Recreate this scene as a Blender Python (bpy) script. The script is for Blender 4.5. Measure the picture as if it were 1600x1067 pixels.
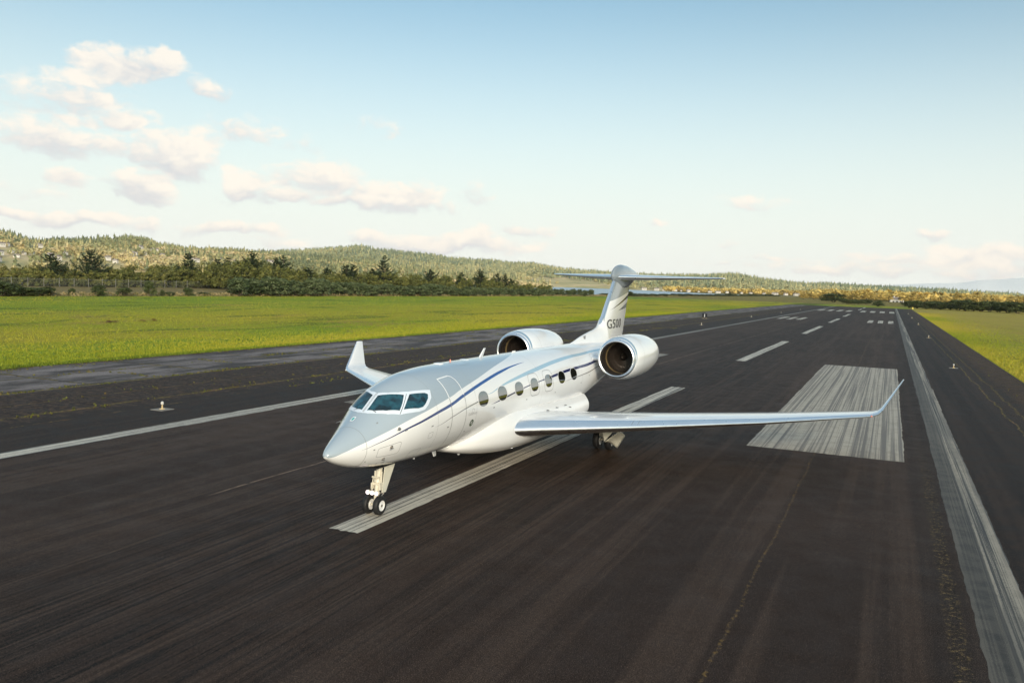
import bpy, bmesh, math, random
import numpy as np
from mathutils import Vector, Matrix
R = math.radians
sc = bpy.context.scene
for o in list(bpy.data.objects): bpy.data.objects.remove(o)
col = sc.collection
rng = np.random.default_rng(7)

# ------------------------------------------------------------------ camera
CF, CH, CYAW, CPIT, CROL, CX = 1303.12, 6.369, -0.4244, 0.0691, 0.033, 12.2723
_cy, _sy = math.cos(CYAW), math.sin(CYAW)
FW = np.array([_sy*math.cos(CPIT), _cy*math.cos(CPIT), -math.sin(CPIT)])
_r = np.cross(FW, [0, 0, 1]); _r /= np.linalg.norm(_r); _u = np.cross(_r, FW)
RT = math.cos(CROL)*_r + math.sin(CROL)*_u
UP = -math.sin(CROL)*_r + math.cos(CROL)*_u
cam = bpy.data.cameras.new('camera'); camo = bpy.data.objects.new('camera', cam); col.objects.link(camo)
cam.sensor_width = 36; cam.lens = CF/1600*36; cam.clip_start = .1; cam.clip_end = 60000
camo.matrix_world = Matrix(((RT[0], UP[0], -FW[0], CX), (RT[1], UP[1], -FW[1], 0), (RT[2], UP[2], -FW[2], CH), (0, 0, 0, 1)))
sc.camera = camo
def ray(px, py): return FW + RT*(px-800)/CF - UP*(py-533.5)/CF
def at_x(px, py, X): d = ray(px, py); return np.array([CX, 0, CH]) + d*((X-CX)/d[0])
def at_z(px, py, z=0): d = ray(px, py); return np.array([CX, 0, CH]) + d*((z-CH)/d[2])
def at_d(px, py, D): d = ray(px, py); return np.array([CX, 0, CH]) + d*(D/math.hypot(d[0], d[1]))
def azel(px, py): d = ray(px, py); return math.atan2(d[0], d[1]), math.atan2(d[2], math.hypot(d[0], d[1]))

# ------------------------------------------------------------------ node helper
class NT:
    K = 1.
    def __init__(s, tree): s.t = tree; s.n = tree.nodes; s.l = tree.links
    def new(s, typ, ins=None, **kw):
        n = s.n.new(typ)
        for k, v in kw.items(): setattr(n, k, v)
        if ins:
            for k, v in ins.items():
                if isinstance(v, bpy.types.NodeSocket): s.l.new(v, n.inputs[k])
                elif v is not None: n.inputs[k].default_value = v
        return n
    def m(s, op, a, b=None, c=None, clamp=False):
        n = s.n.new('ShaderNodeMath'); n.operation = op; n.use_clamp = clamp
        for i, v in enumerate((a, b, c)):
            if v is None: continue
            if isinstance(v, bpy.types.NodeSocket): s.l.new(v, n.inputs[i])
            else: n.inputs[i].default_value = v
        return n.outputs[0]
    def mix(s, f, a, b, mode='MIX'):
        n = s.n.new('ShaderNodeMix'); n.data_type = 'RGBA'; n.blend_type = mode
        for i, v in ((0, f), (6, a), (7, b)):
            if isinstance(v, bpy.types.NodeSocket): s.l.new(v, n.inputs[i])
            else: n.inputs[i].default_value = v if i == 0 or len(v) == 4 else (*v, 1)
        return n.outputs[2]
    def ss(s, v, a, b):
        n = s.n.new('ShaderNodeMapRange'); n.interpolation_type = 'SMOOTHSTEP'
        if isinstance(v, bpy.types.NodeSocket): s.l.new(v, n.inputs[0])
        else: n.inputs[0].default_value = v
        n.inputs[1].default_value = a; n.inputs[2].default_value = b
        return n.outputs[0]
    def noise(s, vec, scale=1, detail=4, rough=.55, dist=0, loc=(0, 0, 0), sc3=(1, 1, 1)):
        mp = s.new('ShaderNodeMapping', {0: vec, 1: loc, 3: sc3})
        o = s.new('ShaderNodeTexNoise', {'Vector': mp.outputs[0], 'Scale': scale, 'Detail': detail, 'Roughness': rough, 'Distortion': dist}).outputs[0]
        return o if NT.K == 1. else s.m('MULTIPLY_ADD', o, NT.K, .5-.5*NT.K, clamp=True)
    def ramp(s, v, pts, interp='LINEAR'):
        n = s.new('ShaderNodeValToRGB', {0: v}); e = n.color_ramp.elements; n.color_ramp.interpolation = interp
        while len(e) < len(pts): e.new(.5)
        for el, (p, c) in zip(e, pts): el.position = p; el.color = (*c, 1) if len(c) == 3 else c
        return n.outputs[0]
    def curve(s, v, pts, x1=28., lo=-100., hi=100.):
        """piecewise curve y(x); x in 0..x1, y in lo..hi"""
        n = s.new('ShaderNodeFloatCurve', {1: s.m('DIVIDE', v, x1)})
        c = n.mapping.curves[0]
        P = [(0, pts[0][1])]+list(pts)+[(x1, pts[-1][1])]
        while len(c.points) < len(P): c.points.new(.5, .5)
        for q, (x, y) in zip(c.points, P): q.location = (x/x1, (y-lo)/(hi-lo)); q.handle_type = 'VECTOR' if len(P) < 5 else 'AUTO_CLAMPED'
        n.mapping.update()
        return s.m('ADD', s.m('MULTIPLY', n.outputs[0], hi-lo), lo)

# ------------------------------------------------------------------ world: sky and clouds
SUN_AZ, SUN_EL = R(146), R(17)          # compass bearing of the sun, clockwise from +Y
w = bpy.data.worlds.new('World'); sc.world = w; w.use_nodes = True
N = NT(w.node_tree); N.n.clear()
sky = N.new('ShaderNodeTexSky'); sky.sky_type = 'NISHITA'; sky.sun_disc = False
sky.sun_elevation = SUN_EL; sky.sun_rotation = SUN_AZ; sky.air_density = 1.0; sky.dust_density = 1.4; sky.ozone_density = 1.0
tc = N.new('ShaderNodeTexCoord').outputs['Generated']
sp = N.new('ShaderNodeSeparateXYZ', {0: tc})
az = N.m('ARCTAN2', sp.outputs[0], sp.outputs[1]); el = N.m('ARCSINE', sp.outputs[2])
ae = N.new('ShaderNodeCombineXYZ', {0: az, 1: el, 2: 0.0}).outputs[0]
wn = N.new('ShaderNodeTexNoise', {'Vector': ae, 'Scale': 14., 'Detail': 5., 'Roughness': .55})
warp = N.new('ShaderNodeVectorMath', {0: wn.outputs['Color'], 1: (.5, .5, .5)}, operation='SUBTRACT').outputs[0]
warp = N.new('ShaderNodeVectorMath', {0: warp, 1: (.10, .045, 0)}, operation='MULTIPLY').outputs[0]
aw = N.new('ShaderNodeVectorMath', {0: ae, 1: warp}, operation='ADD').outputs[0]
BL = [(195, 102, 62, 22, .9), (240, 94, 28, 15, .9), (125, 142, 66, 30, .7), (40, 150, 60, 30, .35), (85, 222, 62, 25, .9), (165, 226, 38, 17, .75), (200, 186, 27, 14, .8),
      (130, 190, 38, 10, .6), (275, 236, 52, 28, 1.1), (227, 288, 34, 22, 1.0), (315, 132, 36, 14, .6), (375, 203, 52, 22, .55), (105, 283, 42, 10, .7),
      (20, 331, 44, 7, .8), (125, 345, 50, 11, .95), (210, 349, 26, 10, .7), (390, 290, 36, 22, .9), (440, 303, 44, 9, .8), (505, 281, 58, 22, .8), (617, 311, 72, 20, .9),
      (560, 319, 62, 9, .8), (705, 331, 26, 8, .6), (753, 312, 16, 13, .5), (830, 360, 36, 8, .6), (596, 375, 42, 10, .8), (700, 381, 115, 11, .95), (745, 372, 32, 9, .8),
      (360, 358, 66, 9, .8), (450, 379, 42, 10, .6), (600, 197, 46, 12, .35), (468, 226, 32, 18, .4), (1180, 325, 46, 12, .45), (1028, 344, 14, 5, .5),
      (1132, 380, 18, 5, .55), (1460, 370, 22, 7, .65), (1550, 403, 90, 17, .85), (1400, 405, 62, 8, .65), (1370, 420, 150, 9, .6), (1560, 425, 110, 14, .6), (1200, 404, 95, 4, .5), (60, 300, 60, 9, .35)]
dens = None; vs = None; gs = None
for (bx, by, rx, ry, st) in BL:
    a0, e0 = azel(bx, by); k = math.cos(math.atan(math.hypot(bx-800, by-533)/CF))
    q = N.new('ShaderNodeVectorMath', {0: aw, 1: (a0, e0, 0)}, operation='SUBTRACT').outputs[0]
    q = N.new('ShaderNodeVectorMath', {0: q, 1: (CF/(rx*1.7)/k, CF/(ry*1.7)/k, 0)}, operation='MULTIPLY').outputs[0]
    d2 = N.new('ShaderNodeVectorMath', {0: q, 1: q}, operation='DOT_PRODUCT').outputs['Value']
    g = N.m('MULTIPLY_ADD', d2, -st, st, clamp=True)
    v = N.new('ShaderNodeVectorMath', {0: q, 1: (.25, 1, 0)}, operation='DOT_PRODUCT').outputs['Value']
    gv = N.m('MULTIPLY', g, v)
    dens = g if dens is None else N.m('MAXIMUM', dens, g)
    vs = gv if vs is None else N.m('ADD', vs, gv); gs = g if gs is None else N.m('ADD', gs, g)
n1 = N.noise(ae, 34, 6, .6, .4, sc3=(1, 1.8, 1)); n2 = N.noise(ae, 9, 3, .5, 0, (3, 1, 0), (1, 2.2, 1))
dd = N.m('ADD', dens, N.m('MULTIPLY', N.m('SUBTRACT', n1, .5), 1.8))
mask = N.m('MULTIPLY', N.ss(dd, .14, .75), N.ss(dens, 0.0, .35))
vert = N.m('ADD', N.m('DIVIDE', vs, N.m('ADD', gs, .05)), N.m('MULTIPLY', N.m('SUBTRACT', n1, .5), 2.2))
ccol = N.mix(N.ss(vert, -.75, .45), (3.75, 3.8, 3.95), (5.65, 5.2, 4.6))
wide = N.m('MULTIPLY', N.ss(n2, .45, .75), .12)
skyc = N.mix(N.ss(el, R(22), R(-1)), N.mix(1.0, sky.outputs[0], (.74, .86, .80), 'MULTIPLY'), (4.95, 5.1, 4.85))
skyc = N.mix(N.m('MULTIPLY', N.ss(el, R(22), R(50)), .5), skyc, (3.3, 4.2, 4.9))
skyc2 = N.mix(N.m('MULTIPLY', N.ss(el, R(17), R(0)), .0), skyc, skyc)
out = N.mix(N.m('MULTIPLY', mask, .9), skyc2, ccol)
bg = N.new('ShaderNodeBackground', {0: out, 1: .11})
N.l.new(bg.outputs[0], N.new('ShaderNodeOutputWorld').inputs[0])
sl = bpy.data.lights.new('sun', 'SUN'); slo = bpy.data.objects.new('sun', sl); col.objects.link(slo)
sl.energy = 1.9; sl.angle = R(14); sl.color = (1, .86, .68)
sd = Vector((math.sin(SUN_AZ)*math.cos(SUN_EL), math.cos(SUN_AZ)*math.cos(SUN_EL), math.sin(SUN_EL)))
slo.rotation_euler = sd.to_track_quat('Z', 'Y').to_euler(); slo.location = (0, 0, 60)
sc.view_settings.view_transform = 'Standard'; sc.view_settings.look = 'None'
sc.view_settings.exposure = 0.76
sc.render.engine = 'CYCLES'

# ------------------------------------------------------------------ object helpers
def tag(o, label=None, cat=None, group=None, kind=None):
    if label: o['label'] = label
    if cat: o['category'] = cat
    if group: o['group'] = group
    if kind: o['kind'] = kind
    return o
def empty(name, loc, rz=0, parent=None):
    o = bpy.data.objects.new(name, None); col.objects.link(o); o.location = loc; o.rotation_euler = (0, 0, rz); o.empty_display_size = .3
    if parent: o.parent = parent
    return o
def mk(name, V, F, mat, parent=None, smooth=True, uv=None, auto=None):
    me = bpy.data.meshes.new(name); V = np.asarray(V, float)
    me.from_pydata(V.tolist(), [], [list(map(int, f)) for f in F]); me.update()
    if uv is not None:
        L = me.uv_layers.new(name='UVMap'); li = np.zeros(len(me.loops), int); me.loops.foreach_get('vertex_index', li)
        L.data.foreach_set('uv', np.asarray(uv, float)[li].ravel())
    if isinstance(mat, (list, tuple)):
        for x in mat: me.materials.append(x)
    elif mat: me.materials.append(mat)
    if smooth: me.polygons.foreach_set('use_smooth', [True]*len(me.polygons))
    o = bpy.data.objects.new(name, me); col.objects.link(o)
    if parent: o.parent = parent
    if auto: sharp(o, auto)
    return o
def sharp(o, ang=35):
    bm = bmesh.new(); bm.from_mesh(o.data)
    for e in bm.edges:
        if len(e.link_faces) == 2 and e.calc_face_angle(0) > R(ang): e.smooth = False
    bm.to_mesh(o.data); bm.free()
def fixn(o):
    bm = bmesh.new(); bm.from_mesh(o.data); bmesh.ops.recalc_face_normals(bm, faces=bm.faces); bm.to_mesh(o.data); bm.free(); return o
def trimesh(name, V, T, mat, parent=None, tint=None, smooth=False):
    """fast big mesh: V (n,3), T (m,3|4)"""
    V = np.ascontiguousarray(V, np.float32); T = np.ascontiguousarray(T, np.int32); k = T.shape[1]
    me = bpy.data.meshes.new(name); me.vertices.add(len(V)); me.vertices.foreach_set('co', V.ravel())
    me.loops.add(T.size); me.loops.foreach_set('vertex_index', T.ravel())
    me.polygons.add(len(T)); me.polygons.foreach_set('loop_start', np.arange(0, T.size, k, dtype=np.int32))
    me.update(calc_edges=True)
    if tint is not None:
        a = me.attributes.new('tint', 'FLOAT', 'POINT'); a.data.foreach_set('value', np.asarray(tint, np.float32))
    if smooth: me.polygons.foreach_set('use_smooth', [True]*len(me.polygons))
    me.materials.append(mat)
    o = bpy.data.objects.new(name, me); col.objects.link(o)
    if parent: o.parent = parent
    return o
class MB:
    """collects shapes into one mesh"""
    def __init__(s): s.V = []; s.F = []
    def add(s, V, F): n = len(s.V); s.V += [tuple(v) for v in V]; s.F += [[i+n for i in f] for f in F]; return s
    def box(s, x0, x1, y0, y1, z0, z1):
        return s.add([(x0, y0, z0), (x1, y0, z0), (x1, y1, z0), (x0, y1, z0), (x0, y0, z1), (x1, y0, z1), (x1, y1, z1), (x0, y1, z1)],
                     [(3, 2, 1, 0), (4, 5, 6, 7), (0, 1, 5, 4), (1, 2, 6, 5), (2, 3, 7, 6), (3, 0, 4, 7)])
    def tube(s, a, b, r0, r1=None, n=12, cap=True):
        a = Vector(a); b = Vector(b); r1 = r0 if r1 is None else r1; d = (b-a).normalized()
        p = d.orthogonal().normalized(); q = d.cross(p); V = []
        for c, r in ((a, r0), (b, r1)):
            for i in range(n): t = 2*math.pi*i/n; V.append(c+p*(r*math.cos(t))+q*(r*math.sin(t)))
        F = [(i, (i+1) % n, n+(i+1) % n, n+i) for i in range(n)]
        if cap: F += [tuple(range(n))[::-1], tuple(range(n, 2*n))]
        return s.add(V, F)
    def lathe(s, prof, c=(0, 0, 0), axis='z', n=32, a0=0, a1=2*math.pi):
        full = abs(a1-a0-2*math.pi) < 1e-6; V = []; m = n if full else n+1
        for (h, r) in prof:
            for i in range(m):
                t = a0+(a1-a0)*i/n; u, v = r*math.cos(t), r*math.sin(t)
                V.append({'z': (c[0]+u, c[1]+v, c[2]+h), 'x': (c[0]+h, c[1]+u, c[2]+v), 'y': (c[0]+u, c[1]+h, c[2]+v)}[axis])
        F = []
        for j in range(len(prof)-1):
            for i in range(n): k = (i+1) % m; F.append((j*m+i, j*m+k, (j+1)*m+k, (j+1)*m+i))
        return s.add(V, F)
    def build(s, name, mat, parent=None, smooth=True, auto=35): return fixn(mk(name, s.V, s.F, mat, parent, smooth, None, auto))

# ------------------------------------------------------------------ materials
def pmat(name, base=(.8, .8, .8), rough=.5, metal=0., **kw):
    m = bpy.data.materials.new(name); m.use_nodes = True; n = m.node_tree.nodes['Principled BSDF']
    n.inputs['Base Color'].default_value = (*base, 1); n.inputs['Roughness'].default_value = rough; n.inputs['Metallic'].default_value = metal
    for k, v in kw.items(): n.inputs[k.replace('_', ' ')].default_value = v
    return m
def P(m): return m.node_tree.nodes['Principled BSDF'], NT(m.node_tree)
def wear(m, amt=.12, scale=3., bump=0.):
    """faint dirt so that no paint is perfectly even"""
    p, n = P(m); c = tuple(p.inputs['Base Color'].default_value)[:3]; co = n.new('ShaderNodeTexCoord').outputs['Object']
    a = n.noise(co, scale, 5, .65)
    n.l.new(n.mix(n.ss(a, .35, .75), c, tuple(x*(1-amt) for x in c)), p.inputs['Base Color'])
    r = p.inputs['Roughness'].default_value; b = n.noise(co, scale*3, 3)
    n.l.new(n.m('MULTIPLY_ADD', b, r*.5, r*.75), p.inputs['Roughness'])
    return m
M = {}
M['white'] = wear(pmat('white_paint', (.84, .85, .86), .22, Coat_Weight=.6, Coat_Roughness=.06), .05, .8)
M['metal'] = wear(pmat('polished_aluminium', (.92, .94, .96), .30, 1.), .05, 2)
M['dark'] = wear(pmat('black_rubber', (.012, .012, .013), .6), .2, 8)
M['boot'] = pmat('dark_underside', (.02, .02, .022), .4)
M['gear'] = wear(pmat('gear_enamel', (.75, .70, .58), .35), .25, 20)
M['gearm'] = wear(pmat('gear_metal', (.45, .42, .38), .3, .8), .2, 20)
M['silver'] = pmat('wheel_rim_paint', (.75, .75, .74), .35)
M['door'] = wear(pmat('gear_door_paint', (.72, .70, .60), .3), .15, 4)
M['black'] = pmat('black_trim', (.01, .01, .012), .35)
M['seam'] = pmat('panel_gap', (.22, .23, .24), .5)
M['seam_w'] = pmat('door_edge_white', (.8, .82, .84), .3)
M['frame'] = pmat('windshield_frame_paint', (.70, .77, .86), .3)
M['glass'] = pmat('cabin_window_glass', (.012, .014, .011), .03, Specular_IOR_Level=1., IOR=2.0, Coat_Weight=1., Coat_IOR=1.8)
M['cock'] = pmat('cockpit_glass', (.006, .060, .095), .04, IOR=1.7)
M['gold'] = wear(pmat('intake_liner_brass', (.26, .19, .09), .5, .2), .2, 10)
M['fan'] = pmat('fan_titanium', (.035, .027, .022), .45, .4)
M['liner'] = pmat('intake_liner_dark', (.017, .012, .009), .65)
M['light'] = pmat('lit_lamp', (1, .9, .95), .3, Emission_Color=(1, .86, .93, 1), Emission_Strength=.65)
M['light2'] = pmat('lit_belly_lamp', (1, .95, .9), .3, Emission_Color=(1, .95, .90, 1), Emission_Strength=1.6)
M['navl'] = pmat('red_navigation_lamp', (.85, .30, .22), .2)
M['green'] = pmat('emblem_green', (.008, .05, .008), .4)
M['teal'] = pmat('teal_marking', (.02, .42, .42), .4)
M['txt'] = pmat('lettering_charcoal', (.03, .033, .04), .35)
M['txtg'] = pmat('lettering_grey', (.35, .36, .38), .4)

p_, n_ = P(M['cock']); ci = n_.noise(n_.new('ShaderNodeTexCoord').outputs['Object'], 2.6, 2, .5, .2)
n_.l.new(n_.ramp(ci, [(.40, (.003, .016, .022)), (.52, (.008, .055, .080)), (.60, (.014, .085, .115)), (.68, (.005, .04, .055))]), p_.inputs['Base Color'])
# livery of the fuselage: uv = (metres aft of the nose, elevation angle on the section)
m = pmat('fuselage_livery', (.8, .8, .8), .22, Coat_Weight=.7, Coat_Roughness=.05); M['livery'] = m
p, n = P(m)
uv = n.new('ShaderNodeSeparateXYZ', {0: n.new('ShaderNodeUVMap', uv_map='UVMap').outputs[0]}); S_, T_ = uv.outputs[0], uv.outputs[1]
def band(c, h): # |T-curve| < half
    d = n.m('SUBTRACT', n.m('ABSOLUTE', n.m('SUBTRACT', T_, n.curve(S_, c))), n.curve(S_, h, lo=-5, hi=5)); return n.ss(d, .12, -.12)
grey = n.ss(n.m('SUBTRACT', T_, n.curve(S_, [(.42, -40), (.55, -15), (.64, -4), (.9, 11), (1.28, 18.5), (1.96, 21), (2.44, 20), (3.27, 19.5), (4.62, 24), (5.42, 30.5), (6.8, 41), (8.16, 53), (8.8, 58.5), (9.59, 65.5), (11, 81.5), (11.8, 96)])), -.12, .12)
WH = (.84, .85, .86)
c = n.mix(grey, WH, (.37, .44, .50))
c = n.mix(band([(6.96, 15.5), (7.81, 20.5), (8.26, 23.5), (9.67, 30), (11.24, 36), (13.02, 42.5), (14.91, 47), (15.79, 48), (17.46, 48), (19.16, 46), (22, 43)],
               [(6.8, -.4), (6.96, .2), (8, 1.2), (9.67, 2.4), (11, 3.1), (13, 3.3), (16, 3), (19, 2.8)]), c, (.36, .53, .66))
NAVY = (.012, .020, .115)
c = n.mix(band([(1.23, .5), (1.69, 4.5), (2.39, 8), (3.29, 9.5), (4.49, 13.8), (5.47, 22), (7.23, 35.5), (8.69, 45), (9.7, 50), (10.87, 53)],
               [(1.1, -.5), (1.25, .15), (2, .9), (3, 1.4), (5.5, 2.1), (8, 2.1), (9.5, 1.3), (10.8, .1), (11.1, -.6)]), c, n.mix(n.ss(S_, 2.5, 6.5), NAVY, (.015, .075, .29)))
c = n.mix(band([(7.07, .5), (7.94, 3.5), (8.9, 8), (10.12, 13), (11.27, 16), (12.4, 18.5), (14.14, 22.5), (15.07, 23.5), (17, 24.5), (19, 25)],
               [(6.9, -.5), (7.1, .05), (8.9, 1.1), (10.2, .9), (11.3, .9), (12, 1.8), (17, 2.4), (19.6, 2), (20.4, -.6)]), c, NAVY)
c = n.mix(band([(3.8, -6.5), (4.7, -1), (5.47, 4.5), (6.19, 8.5), (6.6, 10.5)], [(3.6, -.5), (3.8, .05), (5, .6), (6.1, .8), (6.4, .7), (6.7, -.5)]), c, (.22, .23, .25))
c = n.mix(band([(13.6, 5), (14.03, 6.2), (14.91, 7.5), (16.29, 10), (18.3, 12)], [(13.4, -.5), (13.6, .05), (15, .6), (17, 1.), (18.2, 1.), (19, -.5)]), c, (.25, .25, .25))
d = n.noise(n.new('ShaderNodeTexCoord').outputs['Object'], 1.3, 5, .6)
lap = n.m('ABSOLUTE', n.m('SUBTRACT', n.m('FRACT', n.m('MULTIPLY_ADD', T_, 1/33., .27)), .5))
c = n.mix(n.m('MULTIPLY', n.m('MULTIPLY', n.ss(lap, .0045, .002), n.ss(S_, 3.9, 4.1)), .28), c, (.2, .2, .2))
n.l.new(n.mix(n.m('MULTIPLY', n.ss(d, .45, .8), .07), c, (.45, .43, .40)), p.inputs['Base Color'])
wb = n.noise(n.new('ShaderNodeTexCoord').outputs['Object'], 2.2, 2, .4)
n.l.new(n.new('ShaderNodeBump', {'Height': wb, 'Distance': .004, 'Strength': .25}).outputs[0], p.inputs['Normal'])

# fin livery from object coordinates (y = metres aft, z = height)
m = pmat('fin_livery', (.8, .8, .8), .22, Coat_Weight=.7, Coat_Roughness=.05); M['finl'] = m
p, n = P(m); co = n.new('ShaderNodeTexCoord').outputs['Object']; s3 = n.new('ShaderNodeSeparateXYZ', {0: co})
Y_, Z_ = s3.outputs[1], s3.outputs[2]
def above(y0, z0, y1, z1):  # signed height over the line through two points
    k = (z1-z0)/(y1-y0); return n.m('SUBTRACT', n.m('SUBTRACT', Z_, z0), n.m('MULTIPLY', n.m('SUBTRACT', Y_, y0), k))
c = n.mix(n.ss(above(22.24, 5.64, 25.49, 6.09), -.01, .01), WH, (.30, .34, .37))
g = above(22.5, 5.26, 25.4, 5.84); wd = n.m('MULTIPLY', n.m('SUBTRACT', Y_, 22.5), .026)
c = n.mix(n.ss(n.m('SUBTRACT', n.m('ABSOLUTE', g), wd), .01, -.01), c, (.012, .013, .02))
g = above(23.72, 5.20, 25.3, 5.42); wd = n.m('MULTIPLY', n.m('SUBTRACT', Y_, 23.72), .07)
c = n.mix(n.ss(n.m('SUBTRACT', n.m('ABSOLUTE', g), wd), .01, -.01), c, (.24, .26, .28))
n.l.new(c, p.inputs['Base Color'])
m = pmat('nacelle_livery', (.8, .8, .8), .22, Coat_Weight=.7, Coat_Roughness=.05); M['nac'] = m
p, n = P(m); co = n.new('ShaderNodeTexCoord').outputs['Object']; s3 = n.new('ShaderNodeSeparateXYZ', {0: co})
a = n.m('ARCTAN2', s3.outputs[2], n.m('ABSOLUTE', s3.outputs[0]))
w1 = n.ss(n.m('SUBTRACT', s3.outputs[1], n.m('MULTIPLY_ADD', n.m('SINE', a), .16, .19)), .005, -.005)
w2 = n.ss(s3.outputs[1], .145, .155)
n.l.new(n.mix(n.m('MULTIPLY', w1, w2), WH, (.22, .33, .44)), p.inputs['Base Color'])

# ------------------------------------------------------------------ ground, runway, markings
NT.K = 1.75
def ground_mat(name): m = bpy.data.materials.new(name); m.use_nodes = True; return m
def coords(n):
    g = n.new('ShaderNodeNewGeometry').outputs['Position']; s = n.new('ShaderNodeSeparateXYZ', {0: g}); return g, s.outputs[0], s.outputs[1]
def inb(n, x, a, b, e=.05):
    return n.m('MULTIPLY', n.ss(x, a-e, a+e), n.ss(x, b+e, b-e))
def asphalt_nodes(n, g, x, y):
    fine = n.noise(g, 38, 3, .7); med = n.noise(g, 1.1, 5, .6); big = n.noise(g, .09, 4, .55, .4)
    streak = n.noise(g, 1, 5, .62, .0, sc3=(1.3, .022, 1)); streak2 = n.noise(g, 1, 4, .6, .0, (7, 2, 0), (4.6, .05, 1))
    c = n.mix(n.ss(big, .3, .7), (.026, .020, .0175), (.044, .035, .031))
    c = n.mix(n.m('MULTIPLY', n.ss(streak, .42, .66), .7), c, (.068, .058, .052))
    # rubber tyre streaks, densest on either side of the centreline
    u = n.m('DIVIDE', n.m('SUBTRACT', x, -.4), 5.2); cen = n.m('POWER', 2.718, n.m('MULTIPLY', n.m('MULTIPLY', u, u), -1.))
    rub = n.noise(g, 1, 3, .7, .0, (3, 9, 0), (7.5, .085, 1)); rub2 = n.noise(g, 1, 2, .6, 0, (1, 5, 0), (11, .2, 1))
    xs = n.m('ADD', x, n.m('MULTIPLY', y, .035)); gsk = n.new('ShaderNodeCombineXYZ', {0: xs, 1: y, 2: 0.0}).outputs[0]
    rub3 = n.noise(gsk, 1, 2, .6, 0, (1, 5, 0), (9, .16, 1))
    c = n.mix(n.m('MULTIPLY', n.m('MULTIPLY', n.ss(n.m('ADD', rub, n.m('MULTIPLY', cen, .10)), .52, .74), cen), .85), c, (.010, .008, .008))
    c = n.mix(n.m('MULTIPLY', n.m('MULTIPLY', n.ss(rub3, .56, .66), cen), .97), c, (.004, .004, .004))
    c = n.mix(n.m('MULTIPLY', n.m('MULTIPLY', n.ss(rub2, .58, .80), cen), .5), c, (.046, .043, .044))
    # wider dark strips beside the paved lanes
    c = n.mix(n.m('MULTIPLY', inb(n, x, 13.2, 14.2, .12), .55), c, (.016, .015, .016))
    # shoulders
    sh = n.m('ADD', n.ss(x, 15.1, 15.4), n.ss(x, -15.1, -15.5))
    shc = n.mix(n.ss(n.m('MULTIPLY_ADD', med, .5, n.m('MULTIPLY', streak, .5)), .38, .62), (.009, .0085, .009), (.034, .030, .029))
    c = n.mix(sh, c, shc)
    rough = n.m('MAXIMUM', inb(n, n.m('ADD', x, n.m('MULTIPLY', n.m('SUBTRACT', med, .5), 3.)), -27.6, -20.2, .5), n.ss(n.m('ADD', x, n.m('MULTIPLY', n.m('SUBTRACT', med, .5), 3.)), 19.0, 20.2))
    rn = n.noise(g, 3.2, 6, .75, .2, (6, 6, 0))
    c = n.mix(n.m('MULTIPLY', rough, .9), c, n.ramp(rn, [(.36, (.008, .006, .006)), (.50, (.032, .023, .019)), (.60, (.060, .046, .034)), (.70, (.13, .105, .06))]))
    lsh = n.ss(x, -27.4, -28.0)
    lc = n.mix(n.ss(n.noise(g, .5, 6, .65, .3, sc3=(1, .25, 1)), .30, .72), (.055, .066, .085), (.27, .32, .40))
    lc = n.mix(n.m('MULTIPLY', n.ss(n.noise(g, 1, 5, .65, .2, (4, 4, 0), (.9, .12, 1)), .6, .75), .6), lc, (.15, .15, .16))
    c = n.mix(lsh, c, lc)
    # joints: lengthwise and crosswise, wobbling a little
    wob = n.m('MULTIPLY', n.m('SUBTRACT', n.noise(g, .35, 5, .65), .5), .5); xw = n.m('ADD', x, wob)
    wob2 = n.m('MULTIPLY', n.m('SUBTRACT', n.noise(g, .3, 4, .6, 0, (9, 3, 0)), .5), .16); xw2 = n.m('ADD', x, wob2)
    brk = n.noise(g, .55, 4, .7, 0, (2, 2, 0)); spk = n.noise(g, 7, 3, .75, 0, (5, 1, 0))
    def line(xx, at, hw): return n.ss(n.m('ABSOLUTE', n.m('SUBTRACT', xx, at)), hw, hw*.3)
    yg = n.m('MAXIMUM', n.ss(y, 17.5, 19), 0.)
    for at, hw, k, cc in ((9.85, .035, .7, (.075, .066, .055)), (-8.6, .03, .6, (.10, .095, .09)), (4.85, .025, .45, (.07, .065, .06)), (-5.35, .05, 1., (.30, .28, .25)), (-12.2, .02, .5, (.09, .085, .08))):
        c = n.mix(n.m('MULTIPLY', n.m('MULTIPLY', line(xw2 if at != 9.85 else xw2, at, hw), n.ss(brk, .34, .5)), n.m('MULTIPLY', yg, k) if at == -5.35 else k), c, cc)
    c = n.mix(n.m('MULTIPLY', n.m('MULTIPLY', line(xw2, 9.85, .06), n.ss(spk, .56, .62)), .95), c, (.16, .13, .045))
    yc = n.m('ABSOLUTE', n.m('SUBTRACT', n.m('FRACT', n.m('DIVIDE', n.m('ADD', y, n.m('MULTIPLY', wob, 1.4)), 9.3)), .5))
    moss = None
    def mx(a): 
        nonlocal moss
        moss = a if moss is None else n.m('MAXIMUM', moss, a)
    for at, hw, th in ((-27.9, .33, .40), (-21.3, .28, .52), (-24.2, .10, .55), (-32.9, .12, .46), (-19.3, .14, .6), (19.2, .12, .56), (18.4, .07, .45)):
        mx(n.m('MULTIPLY', line(xw, at, hw), n.ss(spk if at in (19.2,) else n.m('MULTIPLY_ADD', spk, .5, n.m('MULTIPLY', brk, .5)), th-.06, th+.02)))
    cross = n.m('MULTIPLY', n.ss(yc, .026, .010), n.m('MULTIPLY', n.ss(x, -27.8, -28.2), n.ss(brk, .40, .50)))
    mx(cross)
    # dark rim beside each mossy joint, then the moss
    c = n.mix(n.m('MULTIPLY', n.m('MULTIPLY', line(xw, -28.25, .45), n.ss(brk, .35, .6)), .8), c, (.010, .010, .010))
    mcol = n.mix(n.ss(spk, .4, .65), (.055, .070, .020), (.23, .23, .06))
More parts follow.
